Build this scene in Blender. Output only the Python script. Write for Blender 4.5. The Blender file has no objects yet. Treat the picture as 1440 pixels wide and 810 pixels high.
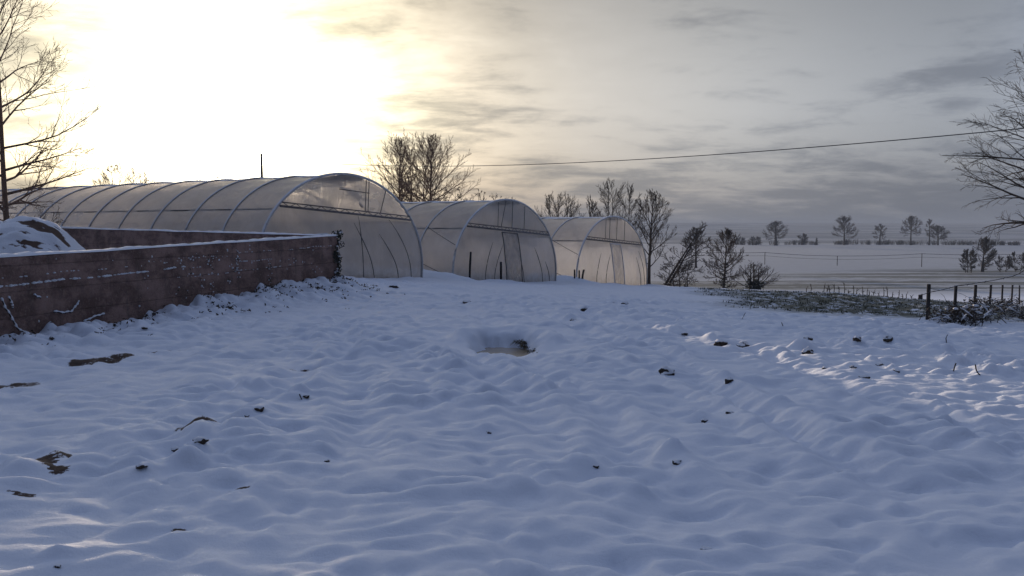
import bpy, bmesh, math, random
import numpy as np
from mathutils import Vector, Matrix
R = math.radians
scene = bpy.context.scene
col = scene.collection

# ------------------------------------------------------------------ camera
F = 1247.0            # focal length in photo pixels
HZ = 318.0            # horizon row of the photo
EYE = 1.7
PITCH = math.atan((405 - HZ) / F)
camd = bpy.data.cameras.new('camera'); cam = bpy.data.objects.new('camera', camd); col.objects.link(cam)
cam.location = (0, 0, EYE); cam.rotation_euler = (R(90) - PITCH, 0, 0)
camd.sensor_width = 36; camd.lens = 36 * F / 1440; camd.clip_start = 0.05; camd.clip_end = 20000
scene.camera = cam

def ray(px, py):
    x = (px - 720) / F; y = (405 - py) / F
    c, s = math.cos(PITCH), math.sin(PITCH)
    return x, c + y * s, -s + y * c      # right, forward, up
def at(px, py, Y):
    a, b, c = ray(px, py); k = Y / b
    return Vector((a * k, Y, EYE + c * k))
def px_of(x, y, z):
    c, s = math.cos(PITCH), math.sin(PITCH)
    z -= EYE
    f = y * c - z * s; u = y * s + z * c
    return 720 + F * x / f, 405 - F * u / f

# ------------------------------------------------------------------ noise
rng = np.random.RandomState(7)
PERM = rng.permutation(512); PERM = np.concatenate([PERM, PERM, PERM])
GA = rng.rand(512) * 2 * np.pi; GX, GY = np.cos(GA), np.sin(GA)
def pn(x, y, seed=0):
    x = np.asarray(x, float) + seed * 17.31; y = np.asarray(y, float) + seed * 9.77
    xi = np.floor(x).astype(int); yi = np.floor(y).astype(int)
    xf = x - xi; yf = y - yi
    xi &= 511; yi &= 511
    u = xf**3 * (xf * (xf * 6 - 15) + 10); v = yf**3 * (yf * (yf * 6 - 15) + 10)
    def g(i, j, dx, dy):
        h = PERM[PERM[(xi + i) & 511] + ((yi + j) & 511)] & 511
        return GX[h] * dx + GY[h] * dy
    a = g(0, 0, xf, yf); b = g(1, 0, xf - 1, yf); c = g(0, 1, xf, yf - 1); d = g(1, 1, xf - 1, yf - 1)
    return 1.5 * ((a + u * (b - a)) * (1 - v) + (c + u * (d - c)) * v)
def fbm(x, y, seed=0, o=4, g=.5):
    s = 0; a = 1
    for i in range(o):
        s = s + a * pn(x * 2**i, y * 2**i, seed + i * 3); a *= g
    return s
def domes(x, y, seed=0, keep=.8):
    """pillows of snow over lumps: smooth maximum of jittered domes, one per unit cell"""
    xi = np.floor(x).astype(int); yi = np.floor(y).astype(int); acc = np.zeros_like(x)
    for i in (-1, 0, 1):
        for j in (-1, 0, 1):
            k = PERM[PERM[(xi + i + seed * 7) & 511] + ((yi + j) & 511)] & 511
            cx = xi + i + .15 + .7 * (PERM[k] / 511.); cy = yi + j + .15 + .7 * (PERM[k + 91] / 511.)
            hgt = np.where(PERM[k + 37] / 511. < keep, .35 + .65 * PERM[k + 53] / 511., 0); r = .62 + .38 * PERM[k + 11] / 511.
            d2 = ((x - cx)**2 + (y - cy)**2) / (r * r)
            acc += (hgt * np.clip(1 - d2, 0, 1) ** 1.15) ** 5
    return acc ** .2
def sst(a, b, x):
    t = np.clip((x - a) / (b - a), 0, 1); return t * t * (3 - 2 * t)

# ------------------------------------------------------------------ layout of the tunnel row
D = np.array([.565, .825]); A = np.array([-.825, .565])
ROWP = np.array([-5.84, 31.0]); SLOPE = .0655
CENT = (0.1, 10.0, 19.95)
TW, TH, TL = 4.1, 3.62, 32.0
def row(s, t=0): return ROWP + D * s + A * t
def rowz(s): return EYE - 1.85 - SLOPE * s

WALL0 = np.array([-8.9, 5.0]); WALL1 = np.array([-4.72, 23.5])
# direction of the near wall passes the photo's left edge at depth 12.8
WALLM = np.array([-7.39, 12.8])
wd = (WALL1 - WALLM); wd /= np.linalg.norm(wd); WALL0 = WALLM - wd * 9.0
wn = np.array([wd[1], -wd[0]])          # to the right, towards the yard
PIT = np.array([-.12, 13.15])

# ------------------------------------------------------------------ ground height
CP = [(0, -6, -1.62), (-10, -6, -1.6), (12, -6, -1.8), (0, 3, -1.62), (-5, 4, -1.6), (6, 4, -1.7), (-6.5, 9, -1.66), (0, 10, -1.7), (7, 10, -1.92),
      (-6, 14, -1.72), (0, 16, -1.78), (8, 16, -2.12), (0, 22, -1.92), (7, 22, -2.36), (11.3, 24, -2.58), (14, 18, -2.5), (-5, 24, -1.8),
      (16, 31, -3.05), (20, 37, -3.5), (28.7, 50, -4.4), (10.8, 28, -2.78), (14, 38, -3.02), (16, 43, -3.25), (11.9, 47, -3.4), (9.5, 52, -3.75),
      (-14, 20, -1.85), (-25, 12, -1.8), (30, 20, -3.3), (24, 8, -2.7), (14, 60, -4.7), (22, 60, -5.0), (40, 60, -5.6), (8, 70, -5.2)]
for s in (-5, 0, 5, 10, 15, 20, 24.4):
    for t in (-2, 10, 24, 34):
        p = row(s, t); CP.append((p[0], p[1], -1.85 - SLOPE * (s if t > 0 else s)))
for x in (-60, -25): CP.append((x, 75, -3.2))
for x in (5, 25, 50, 80): CP.append((x, 84, -6.0))
CP = np.array(CP)
def _rbf():
    P = CP[:, :2]; n = len(P)
    d = np.sqrt(((P[:, None] - P[None]) ** 2).sum(-1))
    M = np.zeros((n + 3, n + 3)); M[:n, :n] = d + np.eye(n) * .02; M[:n, n] = 1; M[:n, n + 1:] = P / 30
    M[n, :n] = 1; M[n + 1:, :n] = P.T / 30
    return np.linalg.solve(M, np.concatenate([CP[:, 2], [0, 0, 0]]))
RW = _rbf()
def base_h(x, y):
    x = np.asarray(x, float); y = np.asarray(y, float)
    n = len(CP); xc = np.clip(x, -70, 90); yc = np.clip(y, -10, 100)
    h = RW[n] + RW[n + 1] * xc / 30 + RW[n + 2] * yc / 30
    for i in range(n): h = h + RW[i] * np.sqrt((xc - CP[i, 0])**2 + (yc - CP[i, 1])**2 + .3)
    far = -6 + .25 * pn(x / 60, y / 60, 5)
    far = far + sst(283, 640, y) * -13
    hill = 15 + 5 * pn(x / 900, y / 900, 21) + np.clip(x / 260, -3, 4.5)
    far = far + sst(700, 2300, y) * (hill + 6) + sst(650, 1500, y) * 6 * pn(x / 420, y / 300, 8)
    w = sst(60, 95, y)
    hl = np.where(x < 5, -3.2, h)
    return h * (1 - w) + far * w
def segd(x, y, a, b):
    ab = b - a; L = np.linalg.norm(ab); u = ab / L
    t = (x - a[0]) * u[0] + (y - a[1]) * u[1]
    q = (x - a[0]) * u[1] - (y - a[1]) * u[0]        # signed: + is right of a->b
    return t / L, q
def hit0(px, py):
    a, b, c = ray(px, py); Y = 4.
    while Y < 400:
        k = Y / b
        if EYE + c * k <= EYE + float(base_h(a * k, Y)): break
        Y += .02 + Y * .002
    return np.array([a * Y / b, Y])
# mud patches and frozen ruts (photo pixel -> place on the ground)
MUD = [((112, 514), (232, 494), .16), ((-20, 552), (36, 541), .2), ((46, 670), (80, 677), .075), ((95, 659), (103, 659), .06),
       ((420, 521), (448, 520), .1), ((270, 619), (292, 616), .09), ((330, 700), (346, 700), .03), ((24, 709), (42, 711), .035), ((244, 756), (258, 754), .025)]
MUDW = [(hit0(*a), hit0(*b), r) for a, b, r in MUD]
RUT = [(hit0(150, 690), hit0(440, 520)), (hit0(1010, 740), hit0(640, 420)), (hit0(1250, 700), hit0(800, 430)), (hit0(520, 640), hit0(480, 470))]

CL = [(822, 437, 13, 1.1, 'upright dark clod standing alone in the snow before the far tunnel'), (553, 404, 14, .7, 'dark clod before the long tunnel near the wall end'),
      (282, 619, 24, .5, 'largest dark clod in the line of holes at lower left'), (248, 633, 15, .6, 'dark clod just left of the largest one at lower left'), (199, 655, 17, .45, 'dark clod at the lower end of the left line of holes'),
      (364, 575, 15, .7, 'twisted dark clod at the upper end of the left line of holes'), (347, 585, 8, .6, 'tiny dark clod below the twisted one'), 
      (938, 524, 26, .7, 'large snow-capped dark clod on a mound right of the pit'), (1025, 537, 15, 1.0, 'dark clod at the right foot of a small snow mound'), (1013, 484, 21, .65, 'left of two dark clods lying side by side'),
      (1045, 487, 19, .75, 'right of two dark clods lying side by side'), (1136, 496, 18, 1.0, 'dark clod leaning from a snow hump right of the side-by-side pair'), (1205, 477, 12, .8, 'small dark clod below the grass verge'), (1249, 478, 16, .9, 'snow-topped dark clod nearest the first fence post'),
      (1136, 476, 14, .6, 'flat snow-dusted clod between the pair and the verge'), (1214, 531, 16, .5, 'flat dark clod low among the snow humps at right'), (1200, 517, 9, .6, 'small dark clod atop the right snow hump'), (1236, 513, 13, .5, 'dark clod on the right snow hump, its right side'), (1260, 522, 11, .5, 'small dark clod right of the snow humps'),
      (1160, 518, 9, .6, 'small dark clod left of the snow humps'), (953, 651, 17, .4, 'flat dark clod in the lower middle snow'), (838, 657, 10, .7, 'small dark clod in a dimple left of the flat one'), (1027, 581, 15, .4, 'flat dark clod below the mound clod'), (991, 593, 10, .7, 'small dark clod left below the flat one on the slope'),
      (687, 609, 9, .8, 'small dark clod in the middle snow below the pit'), (993, 773, 20, .3, 'flat dark clod at the bottom right of centre'), (80, 797, 12, .5, 'dark clod at the bottom left corner'), 
      (656, 425, 14, .45, 'flat grey clod before the gap between the first two tunnels'), (879, 427, 11, .5, 'dark clod before the far tunnel, farthest right'), (806, 450, 10, .6, 'small dark clod below the upright one'), 
      (963, 470, 10, .5, 'small flat clod up the slope left of the side-by-side pair'), (73, 424 + 52, 8, .8, 'dark clod on the bank under the left end of the wall'), (203, 463, 8, .7, 'dark clod on the bank under the middle of the wall'), (430, 558, 12, .6, 'thin dark clod left of the middle snow'), (460, 649, 9, .6, 'small dark clod in the lower left middle snow')]
HUMP = [(hit0(c_[0], c_[1] + 2), c_[2] / 2 / F) for c_ in CL if c_[1] > 445]
def relief(x, y):
    """snow relief: lumps over frozen mud, ruts, drifts; plus masks"""
    r = np.sqrt(x * x + y * y)
    wx = x + .25 * pn(x * .9, y * .9, 40); wy = y + .25 * pn(x * .9, y * .9, 41)
    n0 = pn(wx * .34, wy * .5, 1); n1 = pn(wx * .85, wy * 1.25, 2); n2 = pn(wx * 2.1, wy * 3.3, 3); n3 = pn(wx * 4.3, wy * 6.4, 4)
    n4 = pn(wx * 9, wy * 12, 9)
    amp = .75 + .35 * pn(x * .25, y * .25, 12)
    lump = .034 * n0 + .016 * (.4 - np.abs(n1) * 1.8) + .022 * n2 + .016 * n3 + .0045 * n4 - .03 * np.clip(n3 - .25, 0, 1)
    pm = .55 + .75 * sst(-.4, .5, pn(x * .45, y * .45, 47))
    lump = lump + pm * (.095 * domes(wx / .44, wy / .34, 1, .75) + .080 * domes(wx / .225 + 5, wy / .18, 2, .7) + .026 * domes(wx / .13, wy / .11, 3, .6)) - .16 * np.clip(pn(x * 2.6, y * 3.4, 55) - .40, 0, 1) - .10 * np.clip(pn(x * 5.5, y * 6.5, 56) - .42, 0, 1)
    # sharp little crests where the crust folds over clods
    cr = np.clip(pn(wx * 1.6 + 3, wy * 2.6, 14) - .10, 0, 1); lump = lump + .05 * cr**1.25
    c2 = np.clip(pn(wx * 2.9 + 9, wy * 4.4, 15) - .14, 0, 1); lump = lump + .05 * c2**1.2
    yard = sst(62, 38, y) * (.5 + .5 * sst(33, 20, y))
    h = lump * amp * yard
    for i, (a, b) in enumerate(RUT):
        t, q = segd(x, y, a, b); q = q + .12 * pn(t * 9, q * 0, 60 + i)
        w = sst(-.03, .06, t) * sst(1.03, .94, t)
        for off in (0, ) if i == 0 else (0, 1.5):
            g = (q - off) / .17
            h = h + w * (-.06 * np.exp(-g * g) + .045 * np.exp(-((np.abs(g) - 1.75) / .7)**2)) * (.7 + .5 * pn(t * 23, q * 2, 30 + i))
            if i == 2: h = h + w * .014 * np.exp(-(g / .9)**2) * np.sin(t * np.linalg.norm(b - a) * 2 * np.pi / .17 + np.abs(g) * 1.5)
    mud = np.zeros_like(h)
    for a, b, rad in MUDW:
        t, q = segd(x, y, a, b); L = np.linalg.norm(b - a); tt = np.clip(t, 0, 1)
        dx = x - (a[0] + (b - a)[0] * tt); dy = y - (a[1] + (b - a)[1] * tt)
        dd = np.sqrt(dx * dx + dy * dy) + .10 * fbm(x * 3.1, y * 3.1, 50, 3) * min(1, rad / .1)
        m = sst(rad * 1.25, rad * .75, dd); mud = np.maximum(mud, m)
        h = h - .035 * sst(rad * 2.6, rad * .7, dd) * min(1, rad / .1)
    for hp, k_ in HUMP:
        rr = max(.07, k_ * hp[1] * 1.9); hx_ = hp[0] - .35 * rr; hy_ = hp[1] + .75 * rr
        m_ = (np.abs(x - hx_) < 3 * rr) & (np.abs(y - hy_) < 3 * rr)
        if np.any(m_): h = h + np.where(m_, .62 * rr * np.exp(-((x - hx_) / rr)**2 - ((y - hy_) / rr)**2), 0)
    # bank of snow and debris along the wall
    t, q = segd(x, y, WALL0, WALL1)
    L = np.linalg.norm(WALL1 - WALL0); dend = np.maximum(t - 1, 0) * L
    qq = np.sqrt(np.maximum(q, 0)**2 + dend**2 * .7)
    bank = np.exp(-(qq / (1.05 + .25 * pn(t * 12, q * .3, 33)))**2) * (.03 + .36 * sst(.40, .98, t) + .13 * fbm(x * 1.7, y * 1.7, 34, 3) + .05 * fbm(x * 5, y * 5, 35, 2))
    side = (q > -.25) & (t > -.1)
    h = h + np.where(side, bank * sst(1.25, 1.0, t), 0)
    # the pit
    px, py = x - PIT[0], y - PIT[1]
    e = np.sqrt((px / .54)**2 + (py / .95)**2) + .13 * fbm(x * 2.9, y * 2.9, 70, 4)
    h = h * (1 - .96 * sst(np.where(py < 0, 3.0, 1.6), 1.0, e)) - .20 * sst(1.02, .70, e) + .13 * np.exp(-((e - 1.3) / .35)**2) * sst(-.35, .5, py + .25 * px) - .075 * sst(.2, -.9, py) * sst(2.1, 1.0, e)
    mud = np.maximum(mud, .6 * sst(.74, .60, e))
    # drifts beside and between the tunnels
    s = (x - ROWP[0]) * D[0] + (y - ROWP[1]) * D[1]; tt = (x - ROWP[0]) * A[0] + (y - ROWP[1]) * A[1]
    inside = np.zeros_like(h)
    for c in CENT:
        ds = np.abs(s - c)
        inside = np.maximum(inside, sst(TW - .1, TW - .35, ds) * sst(-.2, .0, tt) * sst(TL + .1, TL - .1, tt))
        h = h + .17 * np.exp(-((ds - 5.0) / .75)**2) * sst(-2.6, .1, tt) * sst(TL + 1, TL, tt) * (1 + .4 * pn(tt * .6, s, 80))
        h = h + .12 * np.exp(-((ds - 2.4) / 1.2)**2) * np.exp(-((tt + 1.2) / .5)**2)
    h = h * (1 - inside) - .12 * inside
    soil = inside
    # grass strip with little snow on it, and the ragged verge
    g = sst(24.0, 27.0, y + .8 * fbm(x * .5, y * .5, 90, 3)) * sst(44, 40, y + 1.0 * fbm(x * .4, y * .4, 91, 3)) * sst(5.8, 9.5, x - (y - 30) * .12 + fbm(x * .3, y * .3, 92, 3))
    h = h + g * (.05 * fbm(x * 1.6, y * 2.2, 93, 4))
    return h, mud, soil, g
def H(x, y):
    x = np.atleast_1d(np.asarray(x, float)); y = np.atleast_1d(np.asarray(y, float))
    return float((EYE + base_h(x, y) + relief(x, y)[0])[0])
def hit(px, py):
    a, b, c = ray(px, py)
    Ys = 3.2 * np.exp(np.linspace(0, math.log(400 / 3.2), 3000)); k = Ys / b
    xs = a * k; zs = EYE + c * k
    hs = EYE + base_h(xs, Ys) + relief(xs, Ys)[0]
    i = int(np.argmax(zs <= hs)) if np.any(zs <= hs) else len(Ys) - 1
    return Vector((xs[i], Ys[i], hs[i]))

# ------------------------------------------------------------------ materials
def new_mat(name):
    m = bpy.data.materials.new(name); m.use_nodes = True
    nt = m.node_tree; nt.nodes.clear()
    o = nt.nodes.new('ShaderNodeOutputMaterial')
    return m, nt, o
class N:
    def __init__(s, nt): s.nt = nt
    def n(s, t, **kw):
        nd = s.nt.nodes.new(t)
        for k, v in kw.items(): setattr(nd, k, v)
        return nd
    def l(s, a, b): s.nt.links.new(a, b)
    def put(s, sock, v):
        if isinstance(v, (int, float, tuple, list)): sock.default_value = v
        else: s.l(v, sock)
    def m(s, op, a, b=None, c=None, clamp=False):
        nd = s.n('ShaderNodeMath', operation=op, use_clamp=clamp); s.put(nd.inputs[0], a)
        if b is not None: s.put(nd.inputs[1], b)
        if c is not None: s.put(nd.inputs[2], c)
        return nd.outputs[0]
    def step(s, x, a, b, to0=0., to1=1.):
        nd = s.n('ShaderNodeMapRange', interpolation_type='SMOOTHSTEP'); s.put(nd.inputs[0], x)
        nd.inputs[1].default_value = a; nd.inputs[2].default_value = b; nd.inputs[3].default_value = to0; nd.inputs[4].default_value = to1
        return nd.outputs[0]
    def mix(s, f, a, b):
        nd = s.n('ShaderNodeMix', data_type='RGBA'); s.put(nd.inputs[0], f)
        for k, v in ((6, a), (7, b)):
            if isinstance(v, (tuple, list)): nd.inputs[k].default_value = (*v, 1) if len(v) == 3 else v
            else: s.l(v, nd.inputs[k])
        return nd.outputs[2]
    def noise(s, vec, scale, detail=4, rough=.55, dist=0.):
        nd = s.n('ShaderNodeTexNoise'); s.l(vec, nd.inputs['Vector']); nd.inputs['Scale'].default_value = scale
        nd.inputs['Detail'].default_value = detail; nd.inputs['Roughness'].default_value = rough; nd.inputs['Distortion'].default_value = dist
        return nd.outputs[0]
    def scale(s, vec, sc):
        nd = s.n('ShaderNodeMapping'); s.l(vec, nd.inputs[0]); nd.inputs['Scale'].default_value = sc; return nd.outputs[0]
    def bump(s, h, strength, dist=.02):
        nd = s.n('ShaderNodeBump'); s.l(h, nd.inputs['Height']); nd.inputs['Strength'].default_value = strength; nd.inputs['Distance'].default_value = dist
        return nd.outputs[0]
    def bsdf(s, colr, rough, normal=None, spec=.3):
        nd = s.n('ShaderNodeBsdfPrincipled'); s.put(nd.inputs['Base Color'], (*colr, 1) if isinstance(colr, tuple) and len(colr) == 3 else colr)
        s.put(nd.inputs['Roughness'], rough); nd.inputs['Specular IOR Level'].default_value = spec
        if normal is not None: s.l(normal, nd.inputs['Normal'])
        return nd

SNOW = (.80, .82, .86)
def mat_simple(name, c1, c2, scale=6, rough=.85, bump=.3, bdist=.02, snow=None, snow_noise=5, stretch=(1, 1, 1), spec=.25):
    """two-tone noise material; snow = threshold of the upward normal above which snow has settled"""
    m, nt, o = new_mat(name); b = N(nt)
    tc = b.n('ShaderNodeTexCoord').outputs['Object']; v = b.scale(tc, stretch)
    n1 = b.noise(v, scale, 6, .6); colr = b.mix(b.step(n1, .35, .65), c1, c2)
    nm = b.bump(b.noise(v, scale * 3, 5, .65), bump, bdist)
    if snow is not None:
        geo = b.n('ShaderNodeNewGeometry'); sep = b.n('ShaderNodeSeparateXYZ'); b.l(geo.outputs['Normal'], sep.inputs[0])
        up = b.m('ADD', sep.outputs[2], b.m('MULTIPLY', b.m('SUBTRACT', b.noise(geo.outputs['Position'], snow_noise, 3), .5), 1.1))
        colr = b.mix(b.step(up, snow - .08, snow + .08), colr, SNOW)
    p = b.bsdf(colr, rough, nm, spec); b.l(p.outputs[0], o.inputs[0]); return m

def mat_ground():
    m, nt, o = new_mat('snowy_ground'); b = N(nt)
    geo = b.n('ShaderNodeNewGeometry'); pos = geo.outputs['Position']
    def attr(n): a = b.n('ShaderNodeAttribute'); a.attribute_name = n; return a.outputs['Fac']
    sep = b.n('ShaderNodeSeparateXYZ'); b.l(pos, sep.inputs[0]); Y = sep.outputs[1]; X = sep.outputs[0]
    fine = b.noise(pos, 9, 5, .6); grain = b.noise(pos, 120, 2, .5)
    snow = b.mix(b.noise(pos, 1.2, 4), (.72, .77, .86), (.80, .83, .89))
    # far field: stubble and grass through thin snow, drilled in rows
    st = b.noise(b.scale(pos, (.022, .30, 1)), 1, 7, .68, .3)
    st2 = b.noise(b.scale(pos, (.5, 1.4, 1)), 1, 6, .75)
    band = b.m('MULTIPLY', b.step(Y, 76, 86), b.step(b.m('ADD', Y, b.m('MULTIPLY', X, -.55)), 112, 84))
    fld = b.m('MULTIPLY', band, b.step(b.m('ADD', b.m('MULTIPLY', st, .75), b.m('MULTIPLY', st2, .35)), .47, .57), clamp=True)
    # faint bare streaks on the upper field
    up = b.m('MULTIPLY', b.step(Y, 105, 125), b.m('MULTIPLY', b.step(Y, 300, 270), b.step(b.noise(b.scale(pos, (.012, .11, 1)), 1, 5, .6), .58, .74)))
    fld = b.m('MAXIMUM', fld, b.m('MULTIPLY', up, .45)); fld = b.m('MAXIMUM', fld, b.m('MULTIPLY', b.step(Y, 70, 84), b.m('ADD', .3, b.m('MULTIPLY', st2, .5))))
    c = b.mix(fld, snow, b.mix(st2, (.055, .066, .058), (.12, .126, .112)))
    # woods and hedgerows on the far hills
    hl = b.noise(b.scale(pos, (.0055, .0013, 1)), 1, 5, .55, .6)
    hills = b.m('MULTIPLY', b.step(Y, 420, 560), b.step(hl, .40, .56, .25, .95))
    c = b.mix(hills, c, (.045, .045, .04))
    # verge with grass
    gm = b.m('MULTIPLY', attr('grass'), b.step(b.noise(b.scale(pos, (1.0, 1.9, 1)), 1.5, 6, .68), .36, .50))
    c = b.mix(gm, c, b.mix(fine, (.03, .042, .022), (.095, .09, .05)))
    # debris specks in the bank and bare patches
    mu = attr('mud'); mf = b.step(b.m('ADD', mu, b.m('ADD', b.m('MULTIPLY', b.m('SUBTRACT', fine, .5), 1.5), b.m('MULTIPLY', b.m('SUBTRACT', b.noise(pos, 34, 4, .7), .5), 1.9))), .52, .88); mf = b.m('MULTIPLY', mf, b.step(mu, .02, .25)); c = b.mix(mf, c, b.mix(b.noise(pos, 22, 4), (.028, .017, .011), (.10, .058, .036)))
    c = b.mix(attr('soil'), c, b.mix(fine, (.50, .47, .44), (.62, .60, .57)))
    sp = b.m('MULTIPLY', attr('speck'), b.step(b.noise(pos, 7, 5, .7, .6), .60, .68))
    c = b.mix(sp, c, (.05, .038, .028))
    nm = b.bump(b.m('ADD', b.m('MULTIPLY', fine, 1.0), b.m('MULTIPLY', grain, .12)), .35, .03)
    rough = b.m('ADD', .62, b.m('MULTIPLY', mf, .25))
    p = b.bsdf(c, rough, nm, .4)
    p.inputs['Subsurface Weight'].default_value = 0
    b.l(p.outputs[0], o.inputs[0]); return m

def mat_film(name='polythene_film', trans=.08):
    m, nt, o = new_mat(name); b = N(nt)
    tc = b.n('ShaderNodeTexCoord').outputs['Object']
    n1 = b.noise(b.scale(tc, (1, 1, .6)), .9, 5, .6); n2 = b.noise(tc, 5, 4)
    c = b.mix(b.step(n1, .35, .7), (.94, .93, .92), (.86, .84, .82))
    sep = b.n('ShaderNodeSeparateXYZ'); b.l(tc, sep.inputs[0])
    dirt = b.m('MULTIPLY', b.step(sep.outputs[2], .9, 0), b.step(n2, .35, .65)); c = b.mix(b.m('MULTIPLY', dirt, .55), c, (.36, .31, .22))
    nm = b.bump(b.noise(b.scale(tc, (1.2, 1.2, .35)), 2.2, 4, .6, .8), .35, .08)
    d = b.n('ShaderNodeBsdfDiffuse'); b.l(c, d.inputs[0]); b.l(nm, d.inputs['Normal'])
    t = b.n('ShaderNodeBsdfTranslucent'); b.l(c, t.inputs[0]); b.l(nm, t.inputs['Normal'])
    g = b.n('ShaderNodeBsdfGlossy'); g.inputs[0].default_value = (1, 1, 1, 1); g.inputs['Roughness'].default_value = .3; b.l(nm, g.inputs['Normal'])
    x = b.n('ShaderNodeBsdfTransparent'); x.inputs[0].default_value = (.95, .94, .92, 1)
    m1 = b.n('ShaderNodeMixShader'); m1.inputs[0].default_value = .72; b.l(d.outputs[0], m1.inputs[1]); b.l(t.outputs[0], m1.inputs[2])
    rf = b.n('ShaderNodeBsdfRefraction'); rf.inputs['Color'].default_value = (.97, .95, .93, 1); rf.inputs['Roughness'].default_value = .62; rf.inputs['IOR'].default_value = 1.06; b.l(nm, rf.inputs['Normal'])
    mr = b.n('ShaderNodeMixShader'); mr.inputs[0].default_value = .48; b.l(m1.outputs[0], mr.inputs[1]); b.l(rf.outputs[0], mr.inputs[2]); m1 = mr
    m2 = b.n('ShaderNodeMixShader'); b.l(b.m('MULTIPLY', b.step(n1, .3, .7), trans * 2), m2.inputs[0]); b.l(m1.outputs[0], m2.inputs[1]); b.l(x.outputs[0], m2.inputs[2])
    fr = b.n('ShaderNodeFresnel'); fr.inputs[0].default_value = 1.35
    m3 = b.n('ShaderNodeMixShader'); b.l(b.m('MULTIPLY', fr.outputs[0], .55), m3.inputs[0]); b.l(m2.outputs[0], m3.inputs[1]); b.l(g.outputs[0], m3.inputs[2])
    b.l(m3.outputs[0], o.inputs[0]); return m

def mat_wall():
    m, nt, o = new_mat('flare_tinted_concrete'); b = N(nt)
    pos = b.n('ShaderNodeNewGeometry').outputs['Position']
    n1 = b.noise(b.scale(pos, (1, 1, 1.6)), 1.7, 8, .68); n2 = b.noise(b.scale(pos, (3.5, 3.5, .5)), 1.4, 5, .6); n3 = b.noise(pos, 26, 4, .7)
    c = b.mix(b.step(n1, .36, .64), (.14, .082, .064), (.33, .21, .172))  # extra red is lens flare painted into the brown concrete tones
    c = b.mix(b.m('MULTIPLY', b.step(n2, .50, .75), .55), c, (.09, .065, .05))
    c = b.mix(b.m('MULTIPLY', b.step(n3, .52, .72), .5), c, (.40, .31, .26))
    sep = b.n('ShaderNodeSeparateXYZ'); b.l(pos, sep.inputs[0])
    board = b.m('PINGPONG', b.m('ADD', sep.outputs[2], b.m('MULTIPLY', n1, .03)), .19)      # board-marked lifts
    bl = b.step(board, .012, .0); c = b.mix(b.m('MULTIPLY', bl, .12), c, (.07, .05, .04))
    hh = b.m('ADD', b.m('MULTIPLY', n3, .6), b.m('ADD', b.m('MULTIPLY', n1, .6), b.m('MULTIPLY', bl, -.5)))
    p = b.bsdf(c, .9, b.bump(hh, .8, .05), .2); b.l(p.outputs[0], o.inputs[0]); return m

def mat_heap():
    m, nt, o = new_mat('snow_over_dung'); b = N(nt)
    pos = b.n('ShaderNodeNewGeometry').outputs['Position']
    a = b.n('ShaderNodeAttribute'); a.attribute_name = 'bare'
    n = b.noise(pos, 6, 5, .65, .5)
    f = b.step(b.m('ADD', a.outputs['Fac'], b.m('MULTIPLY', b.m('SUBTRACT', n, .5), .9)), .42, .6)
    c = b.mix(f, SNOW, b.mix(n, (.055, .03, .022), (.13, .08, .055)))
    p = b.bsdf(c, .8, b.bump(b.noise(pos, 18, 4), .5, .03), .2); b.l(p.outputs[0], o.inputs[0]); return m

def mat_puddle():
    m, nt, o = new_mat('muddy_ice'); b = N(nt)
    pos = b.n('ShaderNodeNewGeometry').outputs['Position']; n = b.noise(pos, 5, 4, .6, .5)
    p = b.bsdf(b.mix(n, (.30, .23, .15), (.46, .38, .27)), .22, b.bump(n, .12, .02), .5); b.l(p.outputs[0], o.inputs[0]); return m

M = {}
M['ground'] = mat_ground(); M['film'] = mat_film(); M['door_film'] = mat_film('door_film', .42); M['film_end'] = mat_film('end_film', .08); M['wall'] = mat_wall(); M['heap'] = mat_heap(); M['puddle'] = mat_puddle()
M['snow'] = mat_simple('settled_snow', (.76, .79, .85), (.84, .85, .87), 3, .6, .4, .02)
M['bark'] = mat_simple('dark_bark', (.035, .026, .02), (.085, .065, .05), 9, .9, .5, .02, stretch=(1, 1, .3))
M['bark_snow'] = mat_simple('bark_with_snow', (.03, .023, .018), (.075, .058, .045), 9, .9, .5, .02, snow=.88, stretch=(1, 1, .3))
M['bark_flare'] = mat_simple('flare_warmed_bark', (.13, .075, .05), (.24, .15, .10), 8, .9, .5, .02, stretch=(1, 1, .3))  # bark paled and reddened to carry the lens flare in its colour
M['twig'] = mat_simple('winter_twigs', (.04, .03, .022), (.08, .06, .045), 5, .9, .1)
M['twig_flare'] = mat_simple('flare_warmed_twigs', (.14, .085, .058), (.24, .15, .10), 5, .9, .1)  # same flare tint painted into the twigs
M['tuft'] = mat_simple('dry_tuft', (.05, .04, .025), (.16, .13, .08), 20, .9, .1)
M['ivy'] = mat_simple('ivy_leaves', (.016, .02, .012), (.04, .045, .025), 14, .6, .2, snow=.93)
M['leaf'] = mat_simple('dead_leaves', (.03, .022, .016), (.075, .05, .032), 9, .85, .2, snow=.96)
M['bramble'] = mat_simple('bramble_stems', (.025, .02, .016), (.065, .05, .038), 9, .85, .2, snow=.80, snow_noise=3)
M['grass'] = mat_simple('frosted_grass', (.03, .045, .022), (.10, .10, .055), 3, .85, .1)
M['steel'] = mat_simple('galvanised_tube', (.42, .43, .44), (.56, .56, .56), 12, .5, .1)
M['hoop'] = mat_simple('tunnel_hoop', (.48, .48, .48), (.62, .61, .6), 9, .5, .1, snow=.30, snow_noise=2)
M['rib'] = mat_simple('rib_line', (.14, .135, .14), (.22, .21, .205), 8, .7, .1)
M['dark'] = mat_simple('tarred_wood', (.012, .011, .012), (.035, .03, .028), 12, .9, .4, stretch=(1, 1, .2))
M['post'] = mat_simple('weathered_post', (.028, .024, .022), (.07, .058, .048), 10, .9, .5, stretch=(1, 1, .15), snow=.75)
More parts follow.
